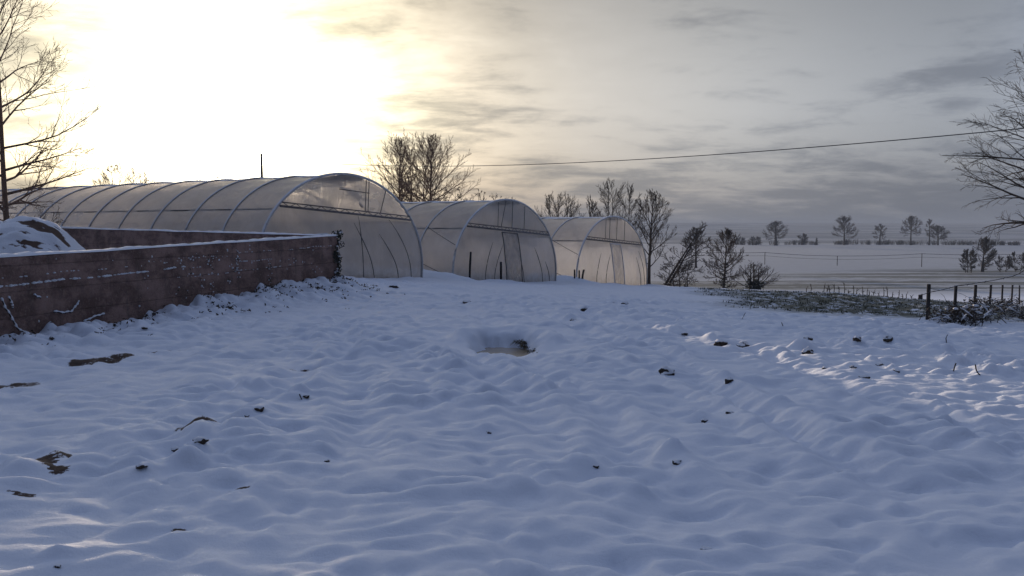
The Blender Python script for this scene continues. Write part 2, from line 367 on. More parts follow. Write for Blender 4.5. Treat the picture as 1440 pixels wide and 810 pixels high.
M['wire'] = mat_simple('wire', (.03, .03, .032), (.06, .06, .06), 10, .6, .05)
M['clod'] = mat_simple('earth_clod', (.022, .017, .014), (.075, .055, .042), 8, .9, .7, .03, snow=.5, snow_noise=9)
M['pole'] = mat_simple('pole_wood', (.10, .075, .055), (.17, .13, .1), 6, .9, .3, stretch=(1, 1, .1))
M['stalk'] = mat_simple('dead_stalk', (.05, .042, .03), (.11, .09, .06), 8, .9, .2)

# ------------------------------------------------------------------ helpers
def tag(o, label=None, cat=None, group=None, kind=None):
    for k, v in (('label', label), ('category', cat), ('group', group), ('kind', kind)):
        if v: o[k] = v
    return o
def empty(name, loc, rot=(0, 0, 0)):
    o = bpy.data.objects.new(name, None); col.objects.link(o); o.location = loc; o.rotation_euler = rot; o.empty_display_size = .2
    return o
class MB:
    def __init__(s): s.v = []; s.f = []; s.m = []
    def tube(s, pts, rad, n=5, mi=0, caps=True):
        k0 = len(s.v); m = len(pts)
        for i, p in enumerate(pts):
            d = (pts[min(i + 1, m - 1)] - pts[max(i - 1, 0)])
            if d.length < 1e-9: d = Vector((0, 0, 1))
            d.normalize()
            u = d.cross(Vector((0, 0, 1)) if abs(d.z) < .93 else Vector((1, 0, 0))); u.normalize(); w = d.cross(u)
            r = rad[i] if hasattr(rad, '__len__') else rad
            for j in range(n):
                a = 2 * math.pi * j / n
                s.v.append(p + u * (math.cos(a) * r) + w * (math.sin(a) * r))
        for i in range(m - 1):
            for j in range(n):
                a = k0 + i * n + j; b = k0 + i * n + (j + 1) % n
                s.f.append((a, b, b + n, a + n)); s.m.append(mi)
        if caps and n > 2:
            s.f.append(tuple(k0 + j for j in range(n))[::-1]); s.m.append(mi)
            s.f.append(tuple(k0 + (m - 1) * n + j for j in range(n))); s.m.append(mi)
    def box(s, c, sx, sy, sz, rotz=0, mi=0):
        k = len(s.v); ca, sa = math.cos(rotz), math.sin(rotz)
        for dz in (-1, 1):
            for dx, dy in ((-1, -1), (1, -1), (1, 1), (-1, 1)):
                x, y = dx * sx / 2, dy * sy / 2
                s.v.append(Vector((c[0] + x * ca - y * sa, c[1] + x * sa + y * ca, c[2] + dz * sz / 2)))
        for f in ((3, 2, 1, 0), (4, 5, 6, 7), (0, 1, 5, 4), (1, 2, 6, 5), (2, 3, 7, 6), (3, 0, 4, 7)):
            s.f.append(tuple(k + i for i in f)); s.m.append(mi)
    def quad(s, a, b, c, d, mi=0):
        k = len(s.v); s.v += [a, b, c, d]; s.f.append((k, k + 1, k + 2, k + 3)); s.m.append(mi)
    def tri(s, a, b, c, mi=0):
        k = len(s.v); s.v += [a, b, c]; s.f.append((k, k + 1, k + 2)); s.m.append(mi)
    def blob(s, c, r, rnd, sub=1, sq=(1, 1, 1), rough=.25, mi=0):
        bm = bmesh.new(); bmesh.ops.create_icosphere(bm, subdivisions=sub, radius=1)
        k = len(s.v)
        for v in bm.verts:
            f = r * (1 + rnd.uniform(-rough, rough))
            s.v.append(Vector((c[0] + v.co.x * f * sq[0], c[1] + v.co.y * f * sq[1], c[2] + v.co.z * f * sq[2])))
        for f in bm.faces: s.f.append(tuple(k + v.index for v in f.verts)); s.m.append(mi)
        bm.free()
    def build(s, name, mats, parent=None, smooth=True, origin=None):
        me = bpy.data.meshes.new(name)
        vs = [tuple(v - origin) for v in s.v] if origin is not None else [tuple(v) for v in s.v]
        me.from_pydata(vs, [], s.f)
        for m in (mats if isinstance(mats, (list, tuple)) else [mats]): me.materials.append(m)
        if any(s.m): me.polygons.foreach_set('material_index', s.m)
        if smooth: me.polygons.foreach_set('use_smooth', [True] * len(s.f))
        me.update()
        o = bpy.data.objects.new(name, me); col.objects.link(o)
        if origin is not None: o.location = origin
        if parent is not None: o.parent = parent
        return o

# ------------------------------------------------------------------ ground sheet
def steps(knots):
    """knots: (start, step) pairs; the step grows geometrically to the next knot"""
    out = []
    for (a, sa), (b, sb) in zip(knots[:-1], knots[1:]):
        x = a
        while x < b - 1e-6:
            out.append(x); f = (x - a) / (b - a); x += sa * (sb / sa) ** f
    out.append(knots[-1][0]); return np.array(out)
xp = steps([(0, .045), (8, .05), (16, .2), (40, .8), (150, 5), (600, 30), (6000, 400)])
gx = np.concatenate([-xp[::-1][:-1], xp])
gy = np.concatenate([-steps([(3.0, .25), (15, 1.5), (60, 10), (400, 80)])[::-1] * 1.0 + 6.0, steps([(3.03, .03), (9, .045), (18, .07), (32, .11), (56, .3), (100, .9), (320, 5), (900, 25), (7000, 250)])])
GXX, GYY = np.meshgrid(gx, gy)
hx, hy = GXX.ravel(), GYY.ravel()
rel, mud, soil, grassm = relief(hx, hy)
hz = EYE + base_h(hx, hy) + rel
nx, ny = len(gx), len(gy)
idx = np.arange(nx * ny).reshape(ny, nx)
faces = np.stack([idx[:-1, :-1], idx[:-1, 1:], idx[1:, 1:], idx[1:, :-1]], -1).reshape(-1, 4)
me = bpy.data.meshes.new('ground'); me.vertices.add(nx * ny)
me.vertices.foreach_set('co', np.stack([hx, hy, hz], -1).ravel().astype(np.float32))
me.loops.add(faces.size); me.loops.foreach_set('vertex_index', faces.ravel().astype(np.int32))
me.polygons.add(len(faces)); me.polygons.foreach_set('loop_start', np.arange(0, faces.size, 4, dtype=np.int32))
me.polygons.foreach_set('use_smooth', np.ones(len(faces), bool)); me.update(calc_edges=True)
t_, q_ = segd(hx, hy, WALL0, WALL1)
speck = np.where((q_ > 0) & (t_ < 1.12), np.exp(-(q_ / .9)**2), 0) + .25 * sst(18, 22, hy) * sst(34, 26, hy) * sst(-4, 2, hx)
for nm, arr in (('mud', mud), ('soil', soil), ('grass', grassm), ('speck', speck)):
    at_ = me.attributes.new(nm, 'FLOAT', 'POINT'); at_.data.foreach_set('value', arr.astype(np.float32))
me.materials.append(M['ground'])
ground = bpy.data.objects.new('ground', me); col.objects.link(ground); tag(ground, kind='structure')

# puddle at the bottom of the pit
mb = MB(); pz = EYE + float(base_h(*PIT)) - .155
ring = [Vector((PIT[0] - .06 + .50 * math.cos(a) * (1 + .08 * math.sin(3 * a)), PIT[1] - .08 + .86 * math.sin(a), pz)) for a in np.linspace(0, 2 * math.pi, 41)[:-1]]
k = len(mb.v); mb.v += ring; mb.f.append(tuple(range(40))); mb.m.append(0)
tag(mb.build('puddle', M['puddle'], smooth=False), kind='structure')

# ------------------------------------------------------------------ polytunnels
def prof(th):
    sn, cs = math.sin(th), math.cos(th)
    z = TH * max(sn, 0) ** .96
    x = -TW * cs * (1 - .045 * (1 - sn) ** 3) 
    return x, z
def halfw(z):
    lo, hi = 0., math.pi / 2
    for _ in range(40):
        m_ = (lo + hi) / 2
        if prof(m_)[1] < z: lo = m_
        else: hi = m_
    return -prof(lo)[0]
ZB = 2.30
def shared(name, mb, mats):
    o = mb.build(name, mats); me = o.data; bpy.data.objects.remove(o); return me
def make_tunnel_meshes(seed):
    pass
def cover_mesh(seed):
    mb = MB(); NS, per = 44, 5; NB = int(TL / 2)
    for j in range(NB * per + 1):
        y = j * 2.0 / per; ph = (j % per) / per
        sag = .055 * math.sin(math.pi * ph) ** 1.0
        for i in range(NS + 1):
            th = math.pi * i / NS; x, z = prof(th)
            f = 1 - sag / 4 * (.35 + .65 * math.sin(th)) - .006 * math.sin(i * 1.7 + j * .9 + seed)* (ph > 0)
            mb.v.append(Vector((x * f, y, z * f - .12 * (i in (0, NS)))))
    for j in range(NB * per):
        for i in range(NS):
            a = j * (NS + 1) + i; mb.f.append((a, a + 1, a + NS + 2, a + NS + 1)); mb.m.append(0)
    return mb
def hoop_mb():
    mb = MB(); pts = []
    for i in range(41):
        x, z = prof(math.pi * i / 40); pts.append(Vector((x * 1.006, 0, z * 1.006 - .1 * (i in (0, 40)))))
    mb.tube(pts, .036, 6); return mb
def gable_mb(holes, seed):
    rnd = random.Random(seed); mb = MB(); NX, NZ = 64, 26
    vid = {}
    def V(i, k):
        if (i, k) not in vid:
            z = ZB + (TH - ZB) * k / NZ; hw = halfw(min(z, TH - 1e-4)) if k < NZ else .0
            x = (2 * i / NX - 1) * hw
            vid[(i, k)] = len(mb.v)
            mb.v.append(Vector((x, -.012 - .03 * float(pn(x * 1.3, z * 1.3, seed)), z)))
        return vid[(i, k)]
    for k in range(NZ):
        for i in range(NX):
            z = ZB + (TH - ZB) * (k + .5) / NZ; x = (2 * (i + .5) / NX - 1) * halfw(z)
            if holes:
                n_ = float(pn(x * 2.6, z * 4.2, 130)) + .35 * float(pn(x * 7, z * 8, 131))
                reg = min((x - .45) / .5, (3.35 - x) / .2, (z - ZB - .10) / .12, (3.12 - z + .1 * math.sin(x * 5)) / .2)
                if reg > 0 and n_ > .02 - .05 * min(reg, 1): continue
            mb.f.append((V(i, k), V(i + 1, k), V(i + 1, k + 1), V(i, k + 1))); mb.m.append(0)
    return mb
def bulge(u, v):      # v: 0 ground .. 1 crossbar ; u: -1..1
    z = ZB * v; hw = halfw(max(z, .001))
    y = -.45 * max(0, 1 - u * u) ** .75 * (1 - v) ** .62 - .02
    y += -.035 * float(pn(u * 4.2, v * 2.5, 150))*(1 - v)*(1-u*u)
    return Vector((u * hw, y, z - (.22 if v == 0 else 0)))
def lower_mb():
    mb = MB(); NX, NZ = 48, 20
    for k in range(NZ + 1):
        for i in range(NX + 1): mb.v.append(bulge(2 * i / NX - 1, k / NZ))
    for k in range(NZ):
        for i in range(NX):
            a = k * (NX + 1) + i; mb.f.append((a, a + 1, a + NX + 2, a + NX + 1)); mb.m.append(0)
    return mb
def rib_mb(u0, u1, v1, r=.016):
    mb = MB(); pts = []
    for i in range(15):
        v = v1 * (1 - i / 14); u = (u0 + (u1 - u0) * math.sin(i / 14 * math.pi / 2)) if u1 is not None else u0 / halfw(max(ZB * v, .01))
        p = bulge(u, max(v, .001)); p.y -= .012; pts.append(p)
    mb.tube(pts, [r * (.35 + .65 * min(1, i / 4)) for i in range(15)], 5); return mb
def crossbar_mb(seed):
    rnd = random.Random(seed); mb = MB(); hw = halfw(ZB) - .02
    for dz, r in ((.0, .04), (.13, .022)):
        mb.tube([Vector((-hw + .06 * (dz > 0), -.07, ZB + dz)), Vector((0, -.075, ZB + dz)), Vector((hw - .06 * (dz > 0), -.07, ZB + dz))], r, 6)
    n = 22
    for i in range(n):
        x0 = -hw + .1 + (2 * hw - .2) * i / n; x1 = -hw + .1 + (2 * hw - .2) * (i + 1) / n
        mb.tube([Vector((x0, -.07, ZB + (0 if i % 2 else .13))), Vector((x1, -.07, ZB + (.13 if i % 2 else 0)))], .011, 4)
    return mb
def strut_mb(x, x2=None, z0=None, z1=None, y=-.03):
    mb = MB(); z0 = ZB + .12 if z0 is None else z0
    x2 = x if x2 is None else x2
    if z1 is None:
        z1 = TH - .03
        while z1 > z0 and halfw(z1) < abs(x2) + .03: z1 -= .02
    mb.tube([Vector((x, y - .03, z0)), Vector((x2, y - .03, z1))], .016, 5); return mb
def edge_batten_mb():
    mb = MB(); pts = []
    for i in range(49):
        x, z = prof(math.pi * i / 48); pts.append(Vector((x * 1.012, -.03, z * 1.012 - .1 * (i in (0, 48)))))
    mb.tube(pts, .048, 6); return mb
def door_mb(x0, x1):
    fr, pan = MB(), MB()
    def pt(x, z): 
        v = z / ZB; hw = halfw(z); p = bulge(x / hw, max(v, .001)); p.y -= .03; return p
    for x, n in ((x0, 9), (x1, 9)): fr.tube([pt(x, .02 + (ZB - .12) * i / n) for i in range(n + 1)], .026, 5)
    fr.tube([pt(x0 + (x1 - x0) * i / 4, ZB - .1) for i in range(5)], .026, 5)
    for k in range(10):
        for i in range(4):
            z0, z1 = .02 + (ZB - .14) * k / 10, .02 + (ZB - .14) * (k + 1) / 10; a, b = x0 + (x1 - x0) * i / 4, x0 + (x1 - x0) * (i + 1) / 4
            q = [pt(a, z0), pt(b, z0), pt(b, z1), pt(a, z1)]
            for w in q: w.y -= .0
            pan.quad(*q)
    return fr, pan
def snowlip_mb(seed):
    """thin snow lying along the crown of the roof, thicker between hoops"""
    rnd = random.Random(seed); mb = MB(); NS, NY = 14, 160
    for j in range(NY + 1):
        y = TL * j / NY
        w = .20 + .06 * float(pn(y * .5, seed, 160)) + .05 * float(pn(y * 2.1, seed, 161))
        for i in range(NS + 1):
            th = math.pi / 2 + (i / NS * 2 - 1) * max(w, .05); x, z = prof(th)
            e = 1 - abs(i / NS * 2 - 1) ** 4
            mb.v.append(Vector((x, y, z * .995 + .045 * e)))
    for j in range(NY):
        for i in range(NS):
            a = j * (NS + 1) + i; mb.f.append((a, a + 1, a + NS + 2, a + NS + 1)); mb.m.append(0)
    return mb

hoop_me = shared('hoop', hoop_mb(), M['hoop']); batten_me = shared('edge_batten', edge_batten_mb(), M['hoop'])
def inst(name, me, parent, loc=(0, 0, 0)):
    o = bpy.data.objects.new(name, me); col.objects.link(o); o.parent = parent; o.location = loc; return o
ROTZ = math.atan2(D[1], D[0]); TILT = math.atan(SLOPE)
TLAB = ['long white polytunnel nearest the concrete wall, its gable film torn at the upper right',
        'middle white polytunnel of the row, with plain door seams and a dark stake before it',
        'farthest white polytunnel, with a framed door in its front, beside bare trees']
for ti, s in enumerate(CENT):
    p = row(s); root = empty('polytunnel', (p[0], p[1], rowz(s) ), (0, TILT, ROTZ))
    tag(root, TLAB[ti], 'polytunnel', 'row of white polytunnels')
    cover_mesh(ti).build('cover_film', M['film'], root)
    for k in range(1, int(TL / 2) + 1): inst('hoop', hoop_me, root, (0, 2.0 * k, 0))
    inst('edge_batten', batten_me, root)
    gable_mb(ti == 0, 140 + ti).build('gable_film', M['film_end'], root)
    lower_mb().build('end_film', M['film_end'], root)
    crossbar_mb(ti).build('crossbar', M['rib'], root)
    # back end closed
    b_ = MB(); rim = [Vector((prof(math.pi * i / 40)[0], TL, prof(math.pi * i / 40)[1])) for i in range(41)]
    b_.v += rim; b_.f.append(tuple(range(41))); b_.m.append(0); b_.build('back_film', M['film'], root, smooth=False)
    struts = ([(.72, ), (.86, ), (1.5, 1.75), (-.6, .9, 3.1, 3.1)], [(-1.0, ), (-.75, -.45), (.08, ), (1.05, )], [(-1.2, ), (-.75, ), (.05, ), (.95, )])[ti]
    for a in struts:
        if len(a) == 4: strut_mb(a[0], a[1], a[2], a[3]).build('gable_strut', M['rib'], root)
        else: strut_mb(a[0], a[1] if len(a) > 1 else None).build('gable_strut', M['rib'], root)
    ribs = ([(.60, .80, .97), (.36, .58, .72), (.02, .22, .86), (.35, None, .98)],
            [(-.42, -.55, .75), (-.22, -.40, .72), (-.02, .16, .95), (.48, .60, .72), (.70, .80, .45)],
            [(-.50, -.62, .72), (-.25, -.40, .7), (.60, .70, .7), (.76, .86, .85)])[ti]
    for u0, u1, v1 in ribs: rib_mb(u0, u1, v1).build('end_rib', M['rib'], root)
    if ti:
        fr, pan = door_mb(*((-.75, .45), (-.75, .40))[ti - 1])
        dpan = pan.build('door', M['door_film'], root); fr.build('door_frame', M['snow'] if ti == 2 else M['rib'], dpan)
    snowlip_mb(ti).build('roof_snow', M['snow'], root)
    # inside rails and diagonal braces that show faintly through the cover
    for zz, u in ((2.2, -1), (2.2, 1), (TH - .1, 0)):
        r_ = MB(); x = u * (halfw(zz) - .07); r_.tube([Vector((x, .05, zz)), Vector((x, TL - .1, zz))], .028, 5); r_.build('purlin', M['rib'], root)
    for y0 in ((.1, ) if ti else ()):
        for za, zb in ((2.3, 1.5), (.15, .85)):
            r_ = MB(); pts = []
            for i in range(7):
                z_ = za + (zb - za) * i / 6; pts.append(Vector((-halfw(z_) * 1.004 + .0, y0 + (2.0 - 2.0 * i / 6 if za > 1 else 2.0 * i / 6) , z_)))
            r_.tube(pts, .014, 5); r_.build('brace', M['rib'], root)

# ------------------------------------------------------------------ bunker walls
def wall(name, a, b, z0, za, zb, thick, label, streaks, seed):
    a, b = np.array(a), np.array(b); u = (b - a) / np.linalg.norm(b - a); n = np.array([u[1], -u[0]]); L = np.linalg.norm(b - a)
    root = empty(name, (a[0], a[1], z0)); tag(root, label, 'wall', 'concrete bunker walls')
    org = Vector((a[0], a[1], z0)); rnd = random.Random(seed)
    def P(t, q, z): return Vector((a[0] + u[0] * t + n[0] * q, a[1] + u[1] * t + n[1] * q, z))
    NS = int(L / .2); zt = lambda t: za + (zb - za) * t / L + .014 * float(pn(t * .8, seed, 170))
    mb = MB()
    sect = lambda t: [(thick / 2, z0), (thick / 2, zt(t) - .03), (thick / 2 - .03, zt(t)), (-thick / 2 + .03, zt(t)), (-thick / 2, zt(t) - .03), (-thick / 2, z0)]
    for i in range(NS + 1):
        t = L * i / NS
        for q, z in sect(t): mb.v.append(P(t, q, z) - org)
    for i in range(NS):
        for j in range(5):
            k = i * 6 + j; mb.f.append((k, k + 6, k + 7, k + 1)); mb.m.append(0)
    mb.f.append(tuple(range(6))); mb.m.append(0); mb.f.append(tuple(NS * 6 + j for j in range(6))[::-1]); mb.m.append(0)
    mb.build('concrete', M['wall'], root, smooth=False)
    cap = MB(); NP = 9
    for i in range(NS * 2 + 1):
        t = L * i / NS / 2; w = thick / 2 + .012 + .016 * float(pn(t * 1.7, seed, 171)); hh = .022 + .026 * float(pn(t * .9, seed, 172)) + .022 * float(pn(t * 4.3, seed, 173))
        for j in range(NP + 1):
            q = -w + 2 * w * j / NP; e = (1 - abs(2 * j / NP - 1) ** 3)
            cap.v.append(P(t, q, zt(t) + .004 - (.018 if j in (0, NP) else 0) + hh * e) - org)
    for i in range(NS * 2):
        for j in range(NP):
            k = i * (NP + 1) + j; cap.f.append((k, k + NP + 1, k + NP + 2, k + 1)); cap.m.append(0)
    cap.f.append(tuple(range(NP + 1))); cap.m.append(0); cap.f.append(tuple(NS * 2 * (NP + 1) + j for j in range(NP + 1))[::-1]); cap.m.append(0)
    cap.build('snow_cap', M['snow'], root)
    if streaks:
        st = MB()
        # snow caught on the lift joints and on little roughnesses of the face
        for depth, t0, t1, dens, size in ((.42, 0, 13.2, 7, .02), (.44, 13.5, 16.5, 5, .012), (.62, 12, 18, 3, .010), (.25, 13, 19.6, 3, .010), (.30, 8, 13, 2, .013)):
            t = t0
            while t < t1:
                t += rnd.expovariate(dens * 3)
                if float(pn(t * .9, depth * 9, 175)) < -.18: continue
                dz = depth + .03 * float(pn(t * 1.3, depth, 176))
                st.blob(P(t, thick / 2 + .004, zt(t) - dz), size * rnd.uniform(.5, 1.2), rnd, 1, (2.0, 2.0, .9))
        for _ in range(120):
            t = rnd.uniform(6, L - .1); d_ = rnd.uniform(.08, 1.1)
            cl = float(pn(t * .7, d_ * 1.5, 177))
            if cl < .16 and rnd.random() < .9: continue
            st.blob(P(t, thick / 2 + .004, zt(t) - d_), rnd.uniform(.006, .018), rnd, 1, (1, 1, rnd.uniform(.8, 1.8)))
        st.v = [v - org for v in st.v]; st.build('clinging_snow', M['snow'], root)
    return P, zt, L
Lw = np.linalg.norm(WALL1 - WALL0); zA = EYE - .43 - .2 / (23.5 - 12.8) * (12.8 - WALL0[1]); zB = EYE - .24
Pw, ztw, Lw = wall('bunker_wall', WALL0, WALL1, -.75, zA, zB, .24, 'long brown concrete wall with snow along its top at the left of the yard', True, 3)
BW0 = WALL1 + np.array([-.22, .02]); BW1 = WALL1 + A * 15
wall('bunker_wall', BW1, BW0 + A * -.0, -.75, EYE - .03, EYE - .235, .30, 'back concrete wall of the bunker in front of the long polytunnel', False, 5)

# snow-laden ivy stems on the wall face and ivy at the wall's end
rnd = random.Random(11)
def stem(px0, py0, pts, label):
    mb = MB(); sn = MB(); pp = []
    for px, py in pts:
        a, b, c = ray(px, py)
        # meet the wall face plane
        wp = WALL0 + wn * (.12 + .03)
        den = a * wn[0] + b * wn[1]; k = (wp[0] * wn[0] + wp[1] * wn[1]) / den
        pp.append(Vector((a * k, b * k, EYE + c * k)))
    q = []
    for i in range(len(pp) - 1):
        for j in range(5): q.append(pp[i].lerp(pp[i + 1], j / 5) + Vector((0, 0, .006 * math.sin(i * 5 + j))))
    q.append(pp[-1])
    root = empty('snowy_ivy_stem', q[0]); tag(root, label, 'bramble', 'bare stems on the wall')  # an ivy stem; only the category is shared with the brambles
    mb.tube([p - q[0] for p in q], .011, 5); mb.build('stem', M['bramble'], root)
    sn.tube([p - q[0] + Vector((0, 0, .013)) for p in q], [.014 + .006 * math.sin(i * 1.9) for i in range(len(q))], 6); sn.build('snow', M['snow'], root)
stem(0, 0, [(76, 439), (90, 440), (100, 439), (107, 431), (111, 424)], 'curled snowy stem like a hook low on the brown wall')
stem(0, 0, [(118, 453), (128, 448), (138, 444), (147, 442)], 'snowy stem resting on the bank where it meets the wall')
stem(0, 0, [(2, 420), (8, 434), (16, 446), (24, 462), (33, 467)], 'long drooping snowy stem at the left end of the wall')
stem(0, 0, [(12, 418), (17, 427), (18, 434)], 'short snowy stem beside the long drooping one on the wall')
stem(0, 0, [(48, 415), (53, 418), (57, 419)], 'tiny snowy stem high on the wall near the left edge')

def leafcloud(mb, c, r, n, rnd, size, mi=0, flat=1.):
    for _ in range(n):
        while True:
            d = Vector((rnd.uniform(-1, 1), rnd.uniform(-1, 1), rnd.uniform(-1, 1)))
            if d.length <= 1: break
        p = Vector((c[0] + d.x * r[0], c[1] + d.y * r[1], c[2] + d.z * r[2]))
        a = Vector((rnd.gauss(0, 1), rnd.gauss(0, 1), rnd.gauss(0, 1))).normalized(); b = a.orthogonal().normalized()
        s = size * rnd.uniform(.5, 1.3)
        mb.quad(p - a * s, p + b * s * .55, p + a * s, p - b * s * .55, mi)
root = empty('ivy', Pw(Lw, .0, -.1)); tag(root, 'dark snow-flecked ivy hanging on the end of the brown concrete wall', 'ivy')
lv, sn, sm = MB(), MB(), MB(); O = Vector(root.location)
for i in range(34):
    t = Lw + rnd.uniform(-.28, .12); z = rnd.uniform(.0, 1.52); q = rnd.uniform(.10, .2) if t < Lw else rnd.uniform(-.14, .2)
    c = Pw(t, q, z) - O
    leafcloud(lv, c, (.09, .09, .12), 26, rnd, .035)
    if rnd.random() < .6: sn.blob(c + Vector((rnd.uniform(-.05, .05), -.06, .06)), rnd.uniform(.015, .04), rnd, 1, (1.3, 1.3, .8))
for i in range(6):
    t = Lw - .02 * i + .04; pts = [Pw(t + .03 * math.sin(k + i), .14 if t < Lw else .0, -.1 + k * .16) - O for k in range(10)]; sm.tube(pts, .012, 4)
lv.v += [v for v in sn.v]; k_ = len(lv.v) - len(sn.v); lv.f += [tuple(i + k_ for i in f) for f in sn.f]; lv.m += [1] * len(sn.f); lv.build('leaves', (M['ivy'], M['snow']), root); sm.build('stems', M['bark'], root)
# ivy patch on the face further along
for (px, py, n, lab) in ((286, 382, 16, 'thin ivy patch speckled with snow on the middle of the brown wall'), (333, 362, 9, 'narrow ivy strand speckled with snow near the wall\'s far end'), (378, 385, 7, 'short dark ivy strand above the bank near the far end of the wall')):
    a, b, c = ray(px, py); wp = WALL0 + wn * .125; k = (wp[0] * wn[0] + wp[1] * wn[1]) / (a * wn[0] + b * wn[1]); c0 = Vector((a * k, b * k, EYE + c * k))
    root = empty('ivy', c0); tag(root, lab, 'ivy', 'ivy on the bunker wall'); lv, sn = MB(), MB()
    for i in range(n):
        g = rnd.gauss(0, .55 if n > 10 else .06); cc = Vector((wd[0] * g, wd[1] * g, rnd.uniform(-.42, .36))); leafcloud(lv, cc, (.05, .05, .06), 5, rnd, .022)
        for _ in range(3): sn.blob(cc + Vector((rnd.uniform(-.1, .1) * wd[0] + .012, rnd.uniform(-.1, .1), rnd.uniform(-.1, .1))), rnd.uniform(.008, .02), rnd, 1, (1, 1, 1))
    lv.v += [v for v in sn.v]; k_ = len(lv.v) - len(sn.v); lv.f += [tuple(i + k_ for i in f) for f in sn.f]; lv.m += [1] * len(sn.f); lv.build('leaves', (M['ivy'], M['snow']), root)

# ------------------------------------------------------------------ dung heap under snow
def heap():
    n = 150; xs = np.linspace(-14.6, -7.0, n); ys = np.linspace(15.2, 26, n); X, Y = np.meshgrid(xs, ys)
    h = 2.12 * np.exp(-(((X + 10.9) / 1.75)**2 + ((Y - 19.6) / 2.3)**2)**1.15)
    h = np.maximum(h, 2.16 * np.exp(-(((X + 12.3) / 2.2)**2 + ((Y - 20.2) / 2.6)**2)**1.0))
    h = np.maximum(h, 1.12 * np.exp(-(((X + 8.95) / 1.25)**2 + ((Y - 20.2) / 2.0)**2)))
    h = np.maximum(h, .95 * np.exp(-(((X + 8.2) / .9)**2 + ((Y - 21.0) / 2.0)**2)))
    h = np.maximum(h, 1.15 * np.exp(-(((X + 11.5) / 2.4)**2 + ((Y - 17.2) / 1.3)**2)))
    # long slumped flanks: ridges running down the slope
    ang = (X + 10.75) * .9 + (Y - 19.6) * .55; acr = (X + 10.75) * .5 - (Y - 19.6) * .6
    ridge = .55 * pn(ang * .8, acr * 4.2 + .7 * pn(ang, acr, 201), 200) + .6 * pn(ang * 1.6, acr * 9 + .8 * pn(ang * 2, acr * 2, 207), 205)
    on = sst(.08, .5, h)
    h = h + on * (.07 * ridge + .10 * fbm(X * .9, Y * .9, 202, 4) + .03 * fbm(X * 4, Y * 4, 203, 2))
    bare = np.clip((-ridge + .03) * 2.6, 0, 1) * on * sst(-.9, .1, fbm(X * .8, Y * .8, 204, 2)) + .25 * sst(1.9, 2.3, h) 
    bare = np.maximum(bare, .75 * np.exp(-((X + 8.9) / .7)**2 - ((Y - 20.8) / 1.2)**2) * on)
    Z = EYE - 1.95 + h * 1.0
    o0 = Vector((-10.5, 20, EYE - 1.9)); me = bpy.data.meshes.new('dung_heap')
    idx = np.arange(n * n).reshape(n, n); f = np.stack([idx[:-1, :-1], idx[:-1, 1:], idx[1:, 1:], idx[1:, :-1]], -1).reshape(-1, 4)
    me.from_pydata(np.stack([X - o0.x, Y - o0.y, Z - o0.z], -1).reshape(-1, 3).tolist(), [], f.tolist())
    me.polygons.foreach_set('use_smooth', [True] * len(f)); a = me.attributes.new('bare', 'FLOAT', 'POINT'); a.data.foreach_set('value', bare.ravel().astype(np.float32))
    me.materials.append(M['heap']); o = bpy.data.objects.new('dung_heap', me); col.objects.link(o); o.location = o0
    tag(o, 'tall heap with dark streaks showing through its snow behind the concrete wall', 'heap')
heap()

# ------------------------------------------------------------------ trees
class Tree:
    def __init__(s, seed, maxlev, nch, minr, trop=.10, wig=.16, ang=(22, 48), ratio=.62, sides=(7, 5, 4, 3, 3)):
        s.r = random.Random(seed); s.maxlev = maxlev; s.nch = nch; s.minr = minr; s.trop = trop; s.wig = wig; s.ang = ang; s.ratio = ratio; s.sides = sides
        s.wood = MB(); s.crown = MB(); s.env = None
    def reach(s, p, d):
        if s.env is None: return 1e9
        c, rx, rz = s.env; o = Vector(((p.x - c.x) / rx, (p.y - c.y) / rx, (p.z - c.z) / rz)); q = Vector((d.x / rx, d.y / rx, d.z / rz))
        a = q.dot(q); b_ = o.dot(q); c_ = o.dot(o) - 1; D_ = b_ * b_ - a * c_
        if D_ <= 0: return .25 * rx
        return max(.12 * rx, (-b_ + math.sqrt(D_)) / a)
    def branch(s, p, d, L, r, lev, droop=0.):
        rn = s.r; L0 = L; L = min(L, s.reach(p, (d + Vector((0, 0, s.trop * 2))).normalized()) * rn.uniform(.75, 1.18))
        if lev > 1 and L < .45 * L0 and rn.random() < .7: return
        n = (8, 6, 5, 4, 3)[min(lev, 4)]; pts = [p.copy()]; dirs = [d.copy()]; rad = [r]
        for i in range(n):
            d = d + Vector((rn.gauss(0, s.wig), rn.gauss(0, s.wig), rn.gauss(0, s.wig) * .7)) + Vector((0, 0, s.trop - droop * (i / n)))
            d.normalize(); p = p + d * (L / n); pts.append(p.copy()); dirs.append(d.copy()); rad.append(max(s.minr * .7, r * (1 - .85 * (i + 1) / n)))
        (s.wood if lev <= 1 else s.crown).tube(pts, rad, s.sides[min(lev, 4)], caps=False)
        if lev >= s.maxlev: return
        nc = s.nch[min(lev, len(s.nch) - 1)]; nc = max(1, int(nc * rn.uniform(.75, 1.25)))
        for k in range(nc):
            t = .12 + .88 * (k + rn.random()) / nc; t = min(t, .99)
            i = min(int(t * n), n - 1); f = t * n - i; q = pts[i].lerp(pts[i + 1], f); dd = dirs[i + 1]
            ax = dd.orthogonal().normalized(); ax.rotate(Matrix.Rotation(rn.uniform(0, 2 * math.pi), 3, dd))
            nd = dd.copy(); nd.rotate(Matrix.Rotation(R(rn.uniform(*s.ang)), 3, ax))
            ll = L * s.ratio * (1.0 - .5 * t) * rn.uniform(.6, 1.2)
            rr = max(s.minr, (rad[i] * (1 - f) + rad[i + 1] * f) * rn.uniform(.5, .72))
            s.branch(q, nd, ll, min(rr, r * .7), lev + 1, droop)
